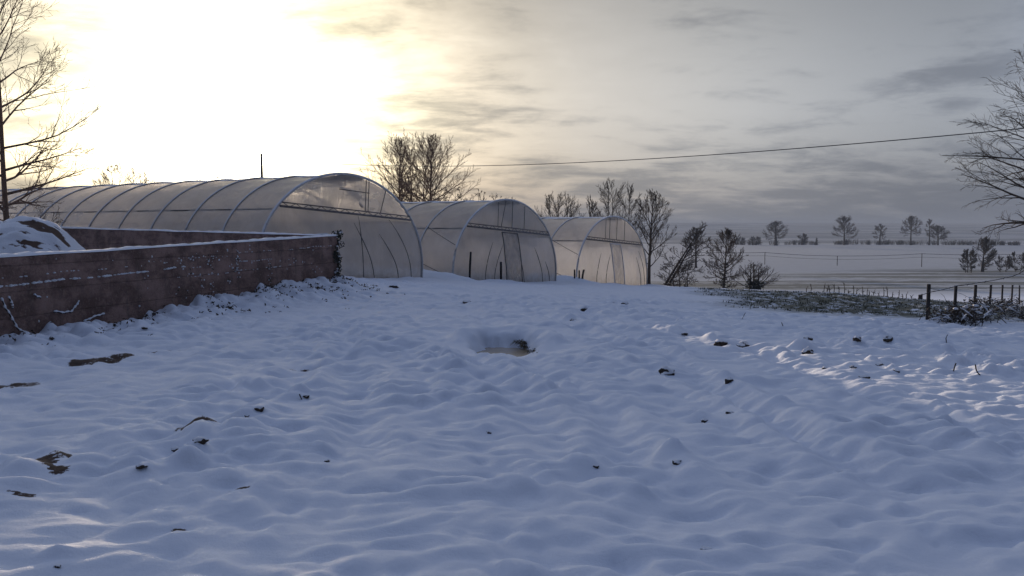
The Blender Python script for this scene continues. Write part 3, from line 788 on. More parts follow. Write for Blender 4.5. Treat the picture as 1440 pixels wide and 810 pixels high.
def tree(kind, x, y, height, spread, label, seed, r0=None, lev=3, nch=(0, 7, 6, 4), n1=18, f0=.25, el=(15, 70), trunks=((0, 0),), shape='round', lean=(0, 0), mats=None, minr=.008, trop=.07,
         wig=.085, droop=0., cat='tree', group=None, ivy=0, z=None, tw=.022, env=True, ratio=.62, ang=(20, 46), parts=('trunk', 'crown'), topk=1.0):
    gz = (H(x, y) if z is None else z); org = Vector((x, y, gz)); T = Tree(seed, lev, nch, minr, trop, wig, ang, ratio); rn = T.r
    if env: zb = height * f0 * (.7 if el[0] > 15 else .45) if shape != 'fan' else -.05 * height; T.env = (Vector((0, 0, (zb + height) / 2)), spread, (height - zb) / 2 * 1.04)
    r0 = r0 or height * .022; iv = MB()
    for ti, (ox, oy) in enumerate(trunks):
        hgt = height * (1 if ti == 0 else rn.uniform(.82, 1.0)); n = 12
        p = Vector((ox * .35, oy * .35, -.25)); d = Vector((ox * .10 + lean[0], oy * .10 + lean[1], 1)).normalized(); pts = [p.copy()]; rad = [r0 * 1.35]
        for i in range(n):
            d = (d + Vector((rn.gauss(0, tw), rn.gauss(0, tw), .04 if lean == (0, 0) else 0))).normalized(); p = p + d * (hgt * 1.0 + .25) / n; pts.append(p.copy()); rad.append(max(minr, r0 * (1 - .93 * ((i + 1) / n) ** .85) / (1 + .0 * len(trunks))))
        T.wood.tube(pts, rad, 8, caps=False)
        m = n1 if len(trunks) == 1 else max(6, int(n1 * .7))
        for k in range(m):
            f = f0 + (1 - f0) * ((k + rn.random() * .9) / m) * .98
            i = min(int(f * n), n - 1); q = pts[i].lerp(pts[i + 1], f * n - i); rr = rad[i]
            g = (f - f0) / (1 - f0)
            if env: ln = spread * (1.35 if shape != 'fan' else 2.0)
            elif shape == 'round': ln = spread * (.45 + .75 * math.sin(math.pi * min(1, (g * .85 + .12))) ** .8) * (1 - .45 * g)
            elif shape == 'fan': ln = spread * (1.25 - .62 * g)
            elif shape == 'cone': ln = spread * (1.15 - .9 * g)
            elif shape == 'vase': ln = spread * (.55 + .6 * g) * (1 - .35 * g)
            az = k * 2.399 + rn.uniform(-.5, .5)
            if len(trunks) > 1 and rn.random() < .6: az = math.atan2(oy, ox) + rn.uniform(-1.5, 1.5)
            e = R(el[0] + (el[1] - el[0]) * g + rn.uniform(-9, 9))
            dd = Vector((math.cos(az) * math.cos(e), math.sin(az) * math.cos(e), math.sin(e)))
            T.branch(q, dd, ln * rn.uniform(.75, 1.15), max(minr * 1.3, min(rr * .55, .013 * ln + .006)), 1, droop)
        if ivy:
            for k in range(int(60 * ivy)):
                f = rn.uniform(0, .75 if ivy >= 1 else .5); i = min(int(f * n), n - 1); q = pts[i].lerp(pts[i + 1], f * n - i)
                leafcloud(iv, q, (r0 * 2.2 + .12, r0 * 2.2 + .12, .3), 14, rn, .07)
    root = empty(kind, org); tag(root, label, cat, group); mats = mats or (M['bark'], M['twig'])
    T.wood.build(parts[0], mats[0], root); T.crown.build(parts[1], mats[1], root)
    if ivy: iv.build('ivy', M['ivy'], root, smooth=False)
    return root
def topz(py, Y): return EYE + (ray(720, py)[2] / ray(720, py)[1]) * Y
def tpx(px, Y): return (px - 720) / F * Y * .999
flare_red = (M['bark_flare'], M['twig_flare'])  # bark and twig pair with the flare tint in their colour
# left foreground tree in front of the long tunnel
x = tpx(12, 31); g0 = EYE - 1.85
tree('bare_tree', x, 31, 12.6, 3.3, 'tall bare tree, flare-reddened in its colour, behind the snowy heap at the left edge', 5, r0=.125, lev=4, nch=(0, 9, 6, 3, 0), n1=40, f0=.14, el=(2, 62), mats=flare_red, minr=.007, wig=.10, z=g0, shape='cone', trop=.06, tw=.008)
# big pair behind the tunnels
Y = 66
for px, tp, sp, sd, n, lab in ((561, 199, 3.5, 21, 20, 'bushy bare tree with a single trunk, left of the tall pair behind the tunnels'),
                               (599, 193, 4.0, 22, 26, 'broadest bare tree behind the tunnels, crossed by the overhead cable')):
    zt_ = topz(tp, Y); x = tpx(px, Y); gz = EYE - 2.6
    tree('bare_tree', x, Y, zt_ - gz, sp, lab, sd, lev=3, nch=(0, 19, 8), n1=n + 30, f0=.18, el=(10, 74), minr=.010, z=gz, trunks=((0, 0),), r0=.15, group='bare trees behind the tunnels', trop=.035, wig=.05, mats=flare_red, shape='fan', ratio=.36, ang=(22, 48))
x = tpx(585, Y + 1.5); tree('bare_tree', x, Y + 1.5, topz(203, Y) - EYE + 2.6, 2.1, 'slim bare tree with two close stems standing between the tall pair', 23, lev=3, nch=(0, 15, 6), n1=26, f0=.25, el=(20, 74), ratio=.36, minr=.010, z=EYE - 2.6, trunks=((-.6, 0), (.6, .2)), r0=.12, group='bare trees behind the tunnels', trop=.08, wig=.08, mats=flare_red, shape='fan', ang=(16, 38))
# low tangle over the middle tunnel's ridge
for px, tp, sd, lab in ((672, 264, 31, 'low tangled thicket above the left half of the middle tunnel'), (700, 268, 32, 'low tangled thicket above the crown of the middle tunnel'), (642, 262, 33, 'thin tangle of branches just right of the broadest bare tree')):
    Yb = 62; gz = EYE - 2.7
    tree('thicket', tpx(px, Yb), Yb, topz(tp, Yb) - gz, 1.7, lab, sd, lev=4, nch=(0, 6, 5, 3), n1=14, f0=.5, el=(-5, 45), minr=.011, z=gz, trunks=((-1.5, 0), (0, .6), (1.5, 0)), r0=.07, group='thickets behind the tunnels', wig=.25, trop=.02, cat='thicket', parts=('stems', 'twigs'))
# between middle and far tunnels
Yb = 64
tree('bare_tree', tpx(786, Yb), Yb, topz(273, Yb) - EYE + 3, 2.1, 'small vase-shaped bare tree rising between the middle and far tunnels', 41, lev=3, nch=(0, 13, 5), wig=.06, ratio=.4, n1=18, f0=.35, el=(40, 70), minr=.011, z=EYE - 3, trunks=((-.8, 0), (0, .3), (.9, 0)), r0=.08, group='bare trees behind the tunnels', shape='vase')
for px, tp, sp, sd, tr, Yb, lab in ((829, 276, .95, 42, ((0, 0), (.4, 0)), 64, 'short dense bare tree at the left of the clump behind the far tunnel'),
                            (861, 254, 1.6, 43, ((0, 0), (-.7, .3)), 66, 'tallest bare tree of the clump behind the far tunnel'),
                            (884, 262, 1.3, 44, ((0, 0),), 63, 'slender bare tree at the right of the clump behind the far tunnel')):
    tree('bare_tree', tpx(px, Yb), Yb, topz(tp, Yb) - EYE + 4.0, sp * 1.15, lab, sd, lev=3, nch=(0, 13, 5), n1=26, f0=.25, el=(15, 72), wig=.06, ratio=.4, minr=.011, z=EYE - 4.0, trunks=tr, r0=.09, group='bare trees behind the tunnels')
# right of the far tunnel
tree('bare_tree', tpx(913, 52), 52, topz(271, 52) - H(tpx(913, 52), 52), 1.6, 'upright bare tree standing right beside the far tunnel', 51, lev=4, nch=(0, 7, 5, 3), n1=24, f0=.22, el=(30, 70), minr=.010, r0=.12, mats=(M['bark_snow'], M['twig']))
tree('leaning_tree', tpx(929, 55), 55, 4.6, 1.3, 'bare tree leaning to the right with low snowy branches', 52, lev=4, nch=(0, 7, 5, 3), n1=22, f0=.12, el=(0, 55), minr=.010, r0=.11, env=False, lean=(.55, .05), mats=(M['bark_snow'], M['twig']), trunks=((0, 0), (.6, .3)), wig=.12)
tree('bush', tpx(958, 54), 54, 1.9, 1.5, 'low sprawling bush spread under the leaning tree', 53, lev=4, nch=(0, 7, 5, 3), n1=14, f0=.15, el=(-5, 35), minr=.010, r0=.05, trunks=((-1, 0), (1, 0), (0, .5)), mats=(M['bark_snow'], M['twig']), cat='bush', wig=.22, trop=.0, parts=('stems', 'twigs'))
tree('bare_tree', tpx(979, 128), 128, 5.6, 2.2, 'round-headed bare tree on a clear trunk out in the field', 54, lev=4, nch=(0, 8, 6, 3), n1=20, f0=.42, el=(10, 70), minr=.02, r0=.2)
tree('ivied_tree', tpx(1018, 57), 57, 4.1, 1.7, 'bushy tree with a dense dark top and wide snowy lower limbs', 55, lev=4, nch=(0, 8, 6, 3), n1=30, f0=.16, el=(-2, 70), minr=.011, r0=.11, ivy=.5, mats=(M['bark_snow'], M['twig']), shape='cone')
tree('tuft_bush', tpx(1061, 53), 53, 1.75, 1.5, 'dark fist-like bush with a thick ivied stump and spiky shoots', 56, lev=3, nch=(0, 6, 4), n1=13, f0=.3, el=(8, 60), minr=.010, r0=.14, ivy=.5, trunks=((0, 0), (.5, 0), (-.5, 0)), mats=(M['bark_snow'], M['twig']), cat='bush', parts=('stump', 'shoots'))
# far field edge
def far(px, tp, Yb, sp, lab, sd, **kw):
    gz = H(tpx(px, Yb), Yb)
    a = dict(lev=4, nch=(0, 9, 7, 3), n1=26, f0=.28, el=(0, 70), wig=.10, minr=.03, z=gz, r0=.35, group='trees along the far field edge'); a.update(kw)
    return tree('field_tree', tpx(px, Yb), Yb, max(1.5, topz(tp, Yb) - gz), sp, lab, sd, **a)
far(1091, 312, 276, 4.0, 'stout dense bare tree, leftmost large one on the far field edge', 61, ivy=.4, r0=.6)
far(1187, 305, 278, 4.1, 'large round bare tree standing alone in the middle of the far field edge', 62)
far(1237, 315, 280, 2.3, 'small bare tree right of the large round one on the far field edge', 63, n1=16)
far(1281, 305, 278, 3.7, 'large bare tree with an open vase crown, left of the dark pair', 64, shape='vase', f0=.4)
far(1307, 308, 280, 1.6, 'narrow pole-like tree with a tufted top in the dark pair', 65, f0=.5, n1=14, r0=.28)
far(1319, 318, 282, 3.6, 'low spreading tree at the right of the dark pair', 66, f0=.3, el=(0, 50))
far(1128, 329, 284, 2.0, 'small fuzzy bush tree behind the stout dense tree', 67, f0=.15, n1=18, trunks=((0, 0), (1, 0)))
far(1148, 334, 279, .5, 'stubby pollarded trunk without a crown on the far field edge', 68, f0=.55, n1=10, r0=.55, lev=3, ivy=.5)
far(1061, 333, 282, 2.2, 'low bushy tree at the left end of the far field edge', 69, f0=.15, n1=18, trunks=((-1.5, 0), (1.5, 0)))
far(1040, 334, 300, 2.2, 'low grey bush beyond the ivied tree on the far field edge', 70, f0=.15, n1=16, trunks=((-1.5, 0), (1.5, 0)))
far(1382, 335, 118, 1.8, 'dense upright bare tree on the right of the far fence', 71, minr=.016, r0=.14, group='trees beside the far fence', f0=.15, trunks=((0, 0), (.5, 0)), n1=26)
far(1363, 350, 116, 1.1, 'rounded leafless bush just left of the dense upright tree', 72, minr=.016, r0=.06, group='trees beside the far fence', f0=.1, trunks=((-1, 0), (1, 0), (0, .5)), el=(15, 60))
far(1412, 358, 118, 1.0, 'small low bush right of the dense upright tree', 73, minr=.016, r0=.05, group='trees beside the far fence', f0=.1, trunks=((-1, 0), (1, 0)))
far(1433, 354, 119, 1.2, 'wider dark bush at the right edge beyond the fence', 74, minr=.016, r0=.05, group='trees beside the far fence', f0=.1, trunks=((-1, 0), (1, 0)))
# tops behind the long tunnel
tree('bare_tree', tpx(178, 92), 92, topz(232, 92) - EYE + 2.8, 3.6, 'wide bare treetop showing above the long tunnel in the glare', 81, lev=4, nch=(0, 8, 6, 3), n1=22, f0=.35, el=(15, 60), minr=.012, z=EYE - 2.8, trunks=((-.8, 0), (.8, 0)), r0=.16, mats=flare_red)
tree('bare_tree', tpx(300, 96), 96, topz(246, 96) - EYE + 2.8, 2.6, 'faint low treetop just clear of the long tunnel ridge in the glare', 82, lev=4, nch=(0, 7, 5, 3), n1=16, f0=.35, el=(15, 60), minr=.012, z=EYE - 2.8, trunks=((-.8, 0), (.8, 0)), r0=.14, mats=flare_red)
# right foreground tree (trunk just outside the frame, crown reaching in)
Yt = 27; xt = tpx(1478, Yt)
tree('drooping_tree', xt, Yt, topz(48, Yt) - H(xt, Yt), 2.85, 'bare tree with hanging branches entering at the right edge', 91, lev=4, nch=(0, 9, 5, 3), n1=44, f0=.34, el=(15, 70), minr=.006, r0=.15, droop=.13, wig=.12, trop=.04, ratio=.6)

# hedge along the far field edge
rn = random.Random(77); hb = MB(); hs = MB()
for i in range(150):
    px = rn.uniform(1030, 1450); Yb = 284 + rn.uniform(0, 5); gap = float(pn(px * .022, 0, 300))
    hgt = 1.2 + 1.6 * max(0, gap + .25)
    if gap < -.35: continue
    x_ = tpx(px, Yb); z_ = H(x_, Yb)
    for k in range(9):
        a = rn.uniform(0, 6.28); p0 = Vector((x_ + rn.uniform(-.6, .6), Yb + rn.uniform(-.5, .5), z_ - .1)); p1 = p0 + Vector((math.cos(a) * .6, math.sin(a) * .6, hgt * rn.uniform(.6, 1.1)))
        hs.tube([p0, p0.lerp(p1, .5) + Vector((0, 0, .15)), p1], [.05, .04, .02], 3, caps=False)
    leafcloud(hb, (x_, Yb, z_ + hgt * .4), (1.0, .8, hgt * .45), 26, rn, .16)
root = empty('hedge', (tpx(1240, 285), 285, H(tpx(1240, 285), 285))); tag(root, 'low dark hedgerow along the far edge of the snowy field', 'hedge'); O = Vector(root.location)
for b_, nm, mt in ((hs, 'stems', 'twig'), (hb, 'foliage', 'ivy')):
    b_.v = [v - O for v in b_.v]; b_.build(nm, M[mt], root, smooth=False)

# ------------------------------------------------------------------ pole and cable
Yp = 74; xp_ = tpx(370, Yp); gz = EYE - 2.6
root = empty('utility_pole', (xp_, Yp, gz)); tag(root, 'slim utility pole standing up behind the long polytunnel in the glare', 'pole')
mb = MB(); ph = topz(216, Yp) - gz; mb.tube([Vector((0, 0, -.3)), Vector((0, 0, ph))], [.15, .10], 10); mb.build('shaft', M['pole'], root)
mb = MB(); mb.tube([Vector((.08, -.05, ph - .55)), Vector((.2, -.08, ph - .55)), Vector((.22, -.08, ph - .42))], .02, 6); mb.blob((.22, -.08, ph - .38), .05, random.Random(1), 2, (1, 1, 1.3), 0); mb.build('insulator', M['steel'], root)
Yq = 24.5; xq = tpx(1640, Yq); gq = H(xq, Yq)
c0 = Vector((xp_ + .22, Yp - .08, gz + ph - .36)); c1 = Vector((xq - .1, Yq, topz(160, Yq)))
root = empty('utility_pole', (xq, Yq, gq)); tag(root, 'utility pole carrying the overhead cable beyond the right edge', 'pole')
mb = MB(); mb.tube([Vector((0, 0, -.3)), Vector((0, 0, c1.z - gq + .4))], [.13, .1], 10); mb.build('shaft', M['pole'], root)
mb = MB(); pts = []
for i in range(81):
    t = i / 80; p = c0.lerp(c1, t); pts.append(p)
# sag chosen so the lowest image point lies over the middle tunnel
SAG = 1.02
for i, p in enumerate(pts): p.z -= 4 * SAG * (i / 80) * (1 - i / 80)
mb.tube([p - c0 for p in pts], .017, 5); o = mb.build('overhead_cable', M['wire']); o.location = c0
tag(o, 'single black overhead cable sagging across the sky to the right', 'cable')

# ------------------------------------------------------------------ fences
fp = [(11.3 + 2.9 * k, 24 + 4.33 * k) for k in range(7)]
root = empty('wire_fence', (fp[0][0], fp[0][1], H(*fp[0]))); O = Vector(root.location); tag(root, 'dark post and wire fence running away at the right of the yard', 'fence')
tops = []; rn = random.Random(5)
for k, (x, y) in enumerate(fp):
    g_ = H(x, y); ty = (399, 401, 400, 400, 400, 400, 401)[k]; zt_ = topz(ty, y); mb = MB(); r_ = (.056, .052, .058, .05, .045, .05, .045)[k]
    dx = rn.uniform(-.03, .03); p0 = Vector((x, y, g_ - .3)); p1 = Vector((x + dx, y, zt_))
    mb.tube([p - O for p in (p0, p0.lerp(p1, .5), p1 - Vector((0, 0, .03)), p1)], [r_, r_ * .97, r_ * .95, r_ * .6], 8); mb.build('fence_post', M['post'], root); tops.append(p1)
for fr in (.12, .55):
    mb = MB(); pts = []
    for k in range(6):
        a = tops[k] - Vector((0, 0, fr)); b = tops[k + 1] - Vector((0, 0, fr))
        for j in range(6): q = a.lerp(b, j / 6); q.z -= .05 * math.sin(math.pi * j / 6); pts.append(q - O)
    pts.append(tops[-1] - Vector((0, 0, fr)) - O); mb.tube(pts, .006, 4); mb.build('wire', M['wire'], root)
bw = [(1292, 415), (1307, 411), (1345, 402), (1377, 397), (1412, 391), (1430, 386), (1440, 380), (1475, 368)]
mb = MB(); pts = [at(px, py, 23.6 - i * .1) - O for i, (px, py) in enumerate(bw)]; q = []
for i in range(len(pts) - 1):
    for j in range(4): q.append(pts[i].lerp(pts[i + 1], j / 4) - Vector((0, 0, .012 * math.sin(math.pi * j / 4))))
q.append(pts[-1]); mb.tube(q, .011, 5)
for i, p in enumerate(q):
    if i % 3 == 1: mb.tube([p + Vector((-.02, 0, -.035)), p, p + Vector((.02, 0, .035))], [.004, .012, .004], 4)
mb.build('barbed_wire', M['post'], root)
xe, ye = pts[-1].x + O.x, pts[-1].y + O.y; mb = MB(); g_ = H(xe, ye); mb.tube([Vector((xe, ye, g_ - .3)) - O, Vector((xe, ye, pts[-1].z + O.z + .1)) - O], .07, 8); mb.build('fence_post', M['post'], root)
# far fence across the field
Yf = 134
root = empty('field_fence', (tpx(1178, Yf), Yf, H(tpx(1178, Yf), Yf))); O = Vector(root.location); tag(root, 'thin wire fence crossing the snowy field in the distance', 'fence'); tp = []
for px in (960, 1076, 1178, 1297, 1420, 1530):
    Yk = Yf + (1178 - px) * .03; x = tpx(px, Yk); g_ = H(x, Yk); zt_ = topz(355 + (px - 1076) * .008, Yk) if px != 1178 else topz(360, Yk); mb = MB(); mb.tube([Vector((x, Yk, g_ - .2)) - O, Vector((x, Yk, zt_ + .05)) - O], .05, 6); mb.build('fence_post', M['post'], root); tp.append(Vector((x, Yk, zt_)))
for dz in (0, -.5):
    mb = MB(); pts = []
    for i in range(len(tp) - 1):
        for j in range(5): q = tp[i].lerp(tp[i + 1], j / 5); q.z -= .12 * math.sin(math.pi * j / 5) - dz; pts.append(q - O)
    pts.append(tp[-1] + Vector((0, 0, dz)) - O); mb.tube(pts, .028 if dz == 0 else .018, 4); mb.build('wire', M['wire'], root)

# brambles and dead growth under the near fence
BR = [(1336, 452, 1.0, .42, 'ragged dark bramble clump, leftmost under the fence'), (1357, 455, .7, .55, 'dark bramble clump between the second and third fence posts'), (1377, 450, .55, .75, 'tallest dark bramble clump at the third fence post'),
      (1397, 440, .8, .62, 'rounded snow-topped bramble clump behind the third fence post'), (1412, 437, .8, .6, 'arching bramble clump with a snowy stem near the fifth post'), (1436, 446, .8, .68, 'dark bramble clump cut off by the right edge')]
for i, (px, py, w, h_, lab) in enumerate(BR):
    p = hit(px, py); rn = random.Random(400 + i); st, lv, sn = MB(), MB(), MB()
    for k in range(34):
        a = rn.uniform(0, 6.28); q = Vector((rn.gauss(0, w * .3), rn.gauss(0, .25), -.05)); d = Vector((math.cos(a) * .55, math.sin(a) * .4, 1)).normalized(); pts = [q]; L = h_ * rn.uniform(.7, 1.5)
        for j in range(6): d = (d + Vector((rn.gauss(0, .2), rn.gauss(0, .2), -.24))).normalized(); pts.append(pts[-1] + d * L / 6)
        st.tube(pts, [.012 - .0013 * j for j in range(7)], 4, caps=False)
        if rn.random() < .22: sn.tube([v + Vector((0, 0, .016)) for v in pts[2:6]], [.010, .022, .02, .008], 5)
    for k in range(26):
        c = (rn.gauss(0, w * .27), rn.gauss(0, .22), h_ * rn.uniform(.02, .75)); leafcloud(lv, c, (.13, .13, .12), 22, rn, .035)
        if rn.random() < .3: sn.blob((c[0], c[1] - .1, c[2] + .1), rn.uniform(.02, .05), rn, 1, (1.7, 1.3, .7))
    root = empty('bramble', p); tag(root, lab, 'bramble', 'brambles under the fence')
    st.build('stems', M['bramble'], root); k_ = len(lv.v); lv.v += sn.v; lv.f += [tuple(i + k_ for i in f) for f in sn.f]; lv.m += [1] * len(sn.f); lv.build('leaves', (M['leaf'], M['snow']), root, smooth=False)

# stakes in front of the tunnels
def stake(px, py0, py1, Y, r, label, lean=0, mat='dark', grp='stakes before the tunnels'):
    p = at(px, py0, Y); g_ = min(H(p.x, Y), p.z); q = at(px + lean, py1, Y); mb = MB(); O = Vector((p.x, p.y, g_))
    mb.tube([Vector((0, 0, -.25)), (q - O) * .5, q - O - Vector((0, 0, .02)), q - O], [r, r, r * .95, r * .55], 7); o = mb.build('stake', M[mat]); o.location = O; tag(o, label, 'stake', grp)
stake(660, 393, 354, 35.6, .045, 'tall thin dark stake left of the door of the middle tunnel', 2)
stake(704.5, 395, 368, 37.3, .05, 'dark lower door edge built as a stake at the door seam of the middle tunnel')  # dark lower half of the door edge, modelled as a stake
stake(808, 392, 379, 42.9, .04, 'short dark stake, leftmost of three at the far tunnel')
stake(814.5, 393, 380, 42.9, .04, 'short dark stake, middle of three at the far tunnel')
stake(818, 394, 379, 42.9, .05, 'short leaning dark stake, rightmost of three at the far tunnel', 3)

# ------------------------------------------------------------------ clods, sticks, stalks, tufts
for i, (px, py, w, asp, lab) in enumerate(CL):
    p = hit(px, py); rn = random.Random(500 + i); rad = w / 2 / F * p.y * .88; mb = MB()
    asp = max(asp, .5); mb.blob((0, 0, -rad * asp * .12), rad, rn, 3, (1, .9, asp * 1.05), .0)
    for v in mb.v:
        n_ = 1 + .38 * float(pn(v.x / rad * 1.3 + i * 3.1, v.z / rad * 1.3 + v.y / rad, 310)) + .2 * float(pn(v.x / rad * 3 + i, v.z / rad * 3 - v.y / rad * 2, 311)); v.x *= n_; v.y *= n_; v.z *= n_
    for k in range(2): mb.blob((rn.uniform(-1, 1) * rad * 1.0, rn.uniform(-.6, .3) * rad, .03 * rad), rad * rn.uniform(.25, .45), rn, 2, (1, .9, .7), .18)
    o = mb.build('earth_clod', M['clod']); o.location = p; tag(o, lab, 'clod', 'dark clods in the snow')

def stick(px, py, pts, label, r=.008):
    p = hit(px, py); k = p.y / F; mb = MB(); mb.tube([Vector((0, 0, -.05))] + [Vector((a * k, 0, b * k)) for a, b in pts], r, 5); o = mb.build('stick', M['dark']); o.location = p; tag(o, label, 'stick', 'sticks in the snow')
stick(1341, 523, [(0, 0), (1, 5), (3, 11)], 'short straight stick in the right snow')
stick(1378, 528, [(0, 0), (-4, 4), (-6, 9), (-7, 15)], 'bent stick in the right snow beside the straight one')
stick(1044, 448, [(0, 0), (2, 4), (4, 8)], 'small pale stick below the verge at centre right')
stick(1101, 459, [(0, 0), (-2, 5)], 'tiny twig in the snow below the middle of the verge')
stick(1331, 482, [(0, 0), (-1, 6), (1, 11)], 'thin twig left of the first fence post clump, below the verge')
stick(424, 562, [(0, 0), (-3, 7)], 'thin dark twig beside the rut at left', .006)

rn = random.Random(9)
for i in range(24):
    px = 1138 + i * 6.3 + rn.uniform(-2, 2) if i > 3 else (1136, 1142, 1160, 1165)[i]; Y = 42.5 + rn.uniform(-.6, .6); x = tpx(px, Y); g_ = H(x, Y); h_ = rn.uniform(.18, .5); mb = MB()
    mb.tube([Vector((0, 0, -.08)), Vector((rn.uniform(-.03, .03), 0, h_ * .5)), Vector((rn.uniform(-.08, .08), 0, h_))], [.022, .018, .012], 5)
    for k in range(rn.randint(1, 3)): a = h_ * rn.uniform(.3, .9); mb.tube([Vector((0, 0, a)), Vector((rn.uniform(-.16, .16), rn.uniform(-.1, .1), a + rn.uniform(-.05, .12)))], [.016, .006], 4)
    o = mb.build('dead_stalk', M['stalk']); o.location = (x, Y, g_); tag(o, 'dead brown stalk in the row behind the grassy verge', 'stalk', 'row of dead stalks')
# boundary peg at the end of the stalk row
p = at(1294.5, 415, 42.5); mb = MB(); g_ = H(p.x, 42.5); mb.tube([Vector((0, 0, -.2)), Vector((0, 0, .22)), Vector((0, 0, .25))], [.10, .10, .06], 7); o = mb.build('stump', M['post']); o.location = (p.x, 42.5, g_); tag(o, 'short dark stump at the right end of the stalk row', 'stump')

# grass of the verge, leaf litter on the bank, tufts round the pit
def blades(name, pts, rn, hgt, mat, w=.006, spread=.35):
    mb = MB()
    for (x, y, z) in pts:
        for k in range(rn.randint(2, 5)):
            a = rn.uniform(0, 6.28); L = hgt * rn.uniform(.5, 1.4); d = Vector((math.cos(a), math.sin(a), 0)); s = Vector((-d.y, d.x, 0)) * w
            b = Vector((x + rn.gauss(0, .05), y + rn.gauss(0, .05), z - .02)); m_ = b + d * L * spread * .4 + Vector((0, 0, L * .7)); t = b + d * L * spread * 1.3 + Vector((0, 0, L * .85))
            mb.quad(b - s, b + s, m_ + s * .7, m_ - s * .7); mb.tri(m_ - s * .7, m_ + s * .7, t)
    return mb.build(name, mat, smooth=False)
rn = random.Random(15); xs = np.array([rn.uniform(6, 24) for _ in range(26000)]); ys = np.array([rn.uniform(26, 45) for _ in range(26000)])
rl = relief(xs, ys); zz = EYE + base_h(xs, ys) + rl[0]; pat = fbm(xs * .8, ys * 1.5, 320, 3)
pts = [(xs[i], ys[i], zz[i]) for i in range(len(xs)) if rl[3][i] > .35 and pat[i] > -.05]
tag(blades('verge_grass', pts[:4200], rn, .075, M['grass'], .012), 'dull green grass poking through thin snow along the verge', 'grass', kind='stuff')
pts = []
xs = []
for i in range(1500):
    t = rn.uniform(.42, 1.06); q = abs(rn.gauss(0, .55)) + .14; p = WALL0 + (WALL1 - WALL0) * t + wn * q
    if float(pn(p[0] * 1.3, p[1] * 1.3, 330)) + rn.uniform(-.3, .3) > (.12 if t < .9 else -.1): pts.append((p[0], p[1]))
X_ = np.array([p[0] for p in pts]); Y_ = np.array([p[1] for p in pts]); Z_ = EYE + base_h(X_, Y_) + relief(X_, Y_)[0]; mb = MB()
for x, y, z in zip(X_, Y_, Z_):
    far_ = (y - 12) / 12
    for k in range(rn.randint(1, 3)):
        a = Vector((rn.gauss(0, 1), rn.gauss(0, 1), rn.gauss(0, .7))).normalized(); b = a.orthogonal().normalized(); s = rn.uniform(.012, .04) * (1 + .5 * max(0, far_)); p = Vector((x + rn.gauss(0, .03), y + rn.gauss(0, .03), z + rn.uniform(0, .03)))
        mb.quad(p - a * s, p + b * s * .4, p + a * s, p - b * s * .4)
tag(mb.build('leaf_litter', M['leaf'], smooth=False), 'dark leaves and twigs poking through the snow bank along the wall', 'leaf litter', kind='stuff')
# ragged tuft on the pit's right rim
TU = [(736, 483, .16, 'ragged grass fringe hanging on the right rim of the pit'), (741, 489, .12, 'smaller grass tuft right of the pit puddle'), (752, 494, .09, 'short grass tuft at the outer right of the pit')]
for i, (px, py, h_, lab) in enumerate(TU):
    p = hit(px, py); mb = MB(); rn = random.Random(600 + i)
    for k in range(60):
        a = rn.uniform(0, 6.28); L = h_ * rn.uniform(.5, 1.2); d = Vector((math.cos(a) * .7 - .5, math.sin(a) * .7, 0)); b = Vector((rn.gauss(0, .05), rn.gauss(0, .12), -.02)); m_ = b + d * L * .4 + Vector((0, 0, L * .35)); t = b + d * L + Vector((0, 0, -L * .15)); s = Vector((-d.y, d.x, 0)) * .007
        mb.quad(b - s, b + s, m_ + s, m_ - s); mb.tri(m_ - s, m_ + s, t)
    o = mb.build('grass_tuft', M['tuft'], smooth=False); o.location = p; tag(o, lab, 'grass tuft', 'tufts round the pit')

# ------------------------------------------------------------------ air
bm = bmesh.new(); bmesh.ops.create_cube(bm, size=1); me = bpy.data.meshes.new('haze'); bm.to_mesh(me); bm.free()
hzo = bpy.data.objects.new('haze', me); col.objects.link(hzo)
ztop, zbot = 16.0, float(hz.min()) - 1.0
X0, X1, Y0, Y1 = -6100., 6100., -420., 7100.
hmax = float(hz.max()); ztop = max(ztop, hmax + 2.)
hzo.scale = (X1 - X0, Y1 - Y0, ztop - zbot); hzo.location = ((X0 + X1) / 2, (Y0 + Y1) / 2, (ztop + zbot) / 2)
m, nt, o = new_mat('haze'); b = N(nt); pv = b.n('ShaderNodeVolumePrincipled'); pv.inputs['Density'].default_value = .00065; pv.inputs['Color'].default_value = (.34, .41, .54, 1)
pv.inputs['Anisotropy'].default_value = 0.0
b.l(pv.outputs[0], o.inputs['Volume']); me.materials.append(m); tag(hzo, kind='stuff')

# ------------------------------------------------------------------ sky and sun
AZ, EL = R(-18.2), R(5.72)
S = Vector((math.sin(AZ) * math.cos(EL), math.cos(AZ) * math.cos(EL), math.sin(EL)))
w = bpy.data.worlds.new('World'); scene.world = w; w.use_nodes = True; nt = w.node_tree; nt.nodes.clear(); b = N(nt)
out = b.n('ShaderNodeOutputWorld'); bg = b.n('ShaderNodeBackground'); b.l(bg.outputs[0], out.inputs[0])
sky = b.n('ShaderNodeTexSky', sky_type='NISHITA'); sky.sun_disc = False; sky.sun_elevation = EL; sky.sun_rotation = AZ; sky.air_density = 1; sky.dust_density = 2
dirv = b.n('ShaderNodeTexCoord').outputs['Generated']
dn = b.n('ShaderNodeVectorMath', operation='DOT_PRODUCT'); b.l(dirv, dn.inputs[0]); dn.inputs[1].default_value = S
th = b.m('MULTIPLY', b.m('ARCCOSINE', b.m('MINIMUM', dn.outputs['Value'], .99999)), 180 / math.pi)
sep = b.n('ShaderNodeSeparateXYZ'); b.l(dirv, sep.inputs[0]); dx, dy, dz = sep.outputs
th0 = th
def gauss(x, s): q = b.m('DIVIDE', x, s); return b.m('EXPONENT', b.m('MULTIPLY', b.m('MULTIPLY', q, q), -1))
def expo(x, s): return b.m('EXPONENT', b.m('MULTIPLY', x, -1 / s))
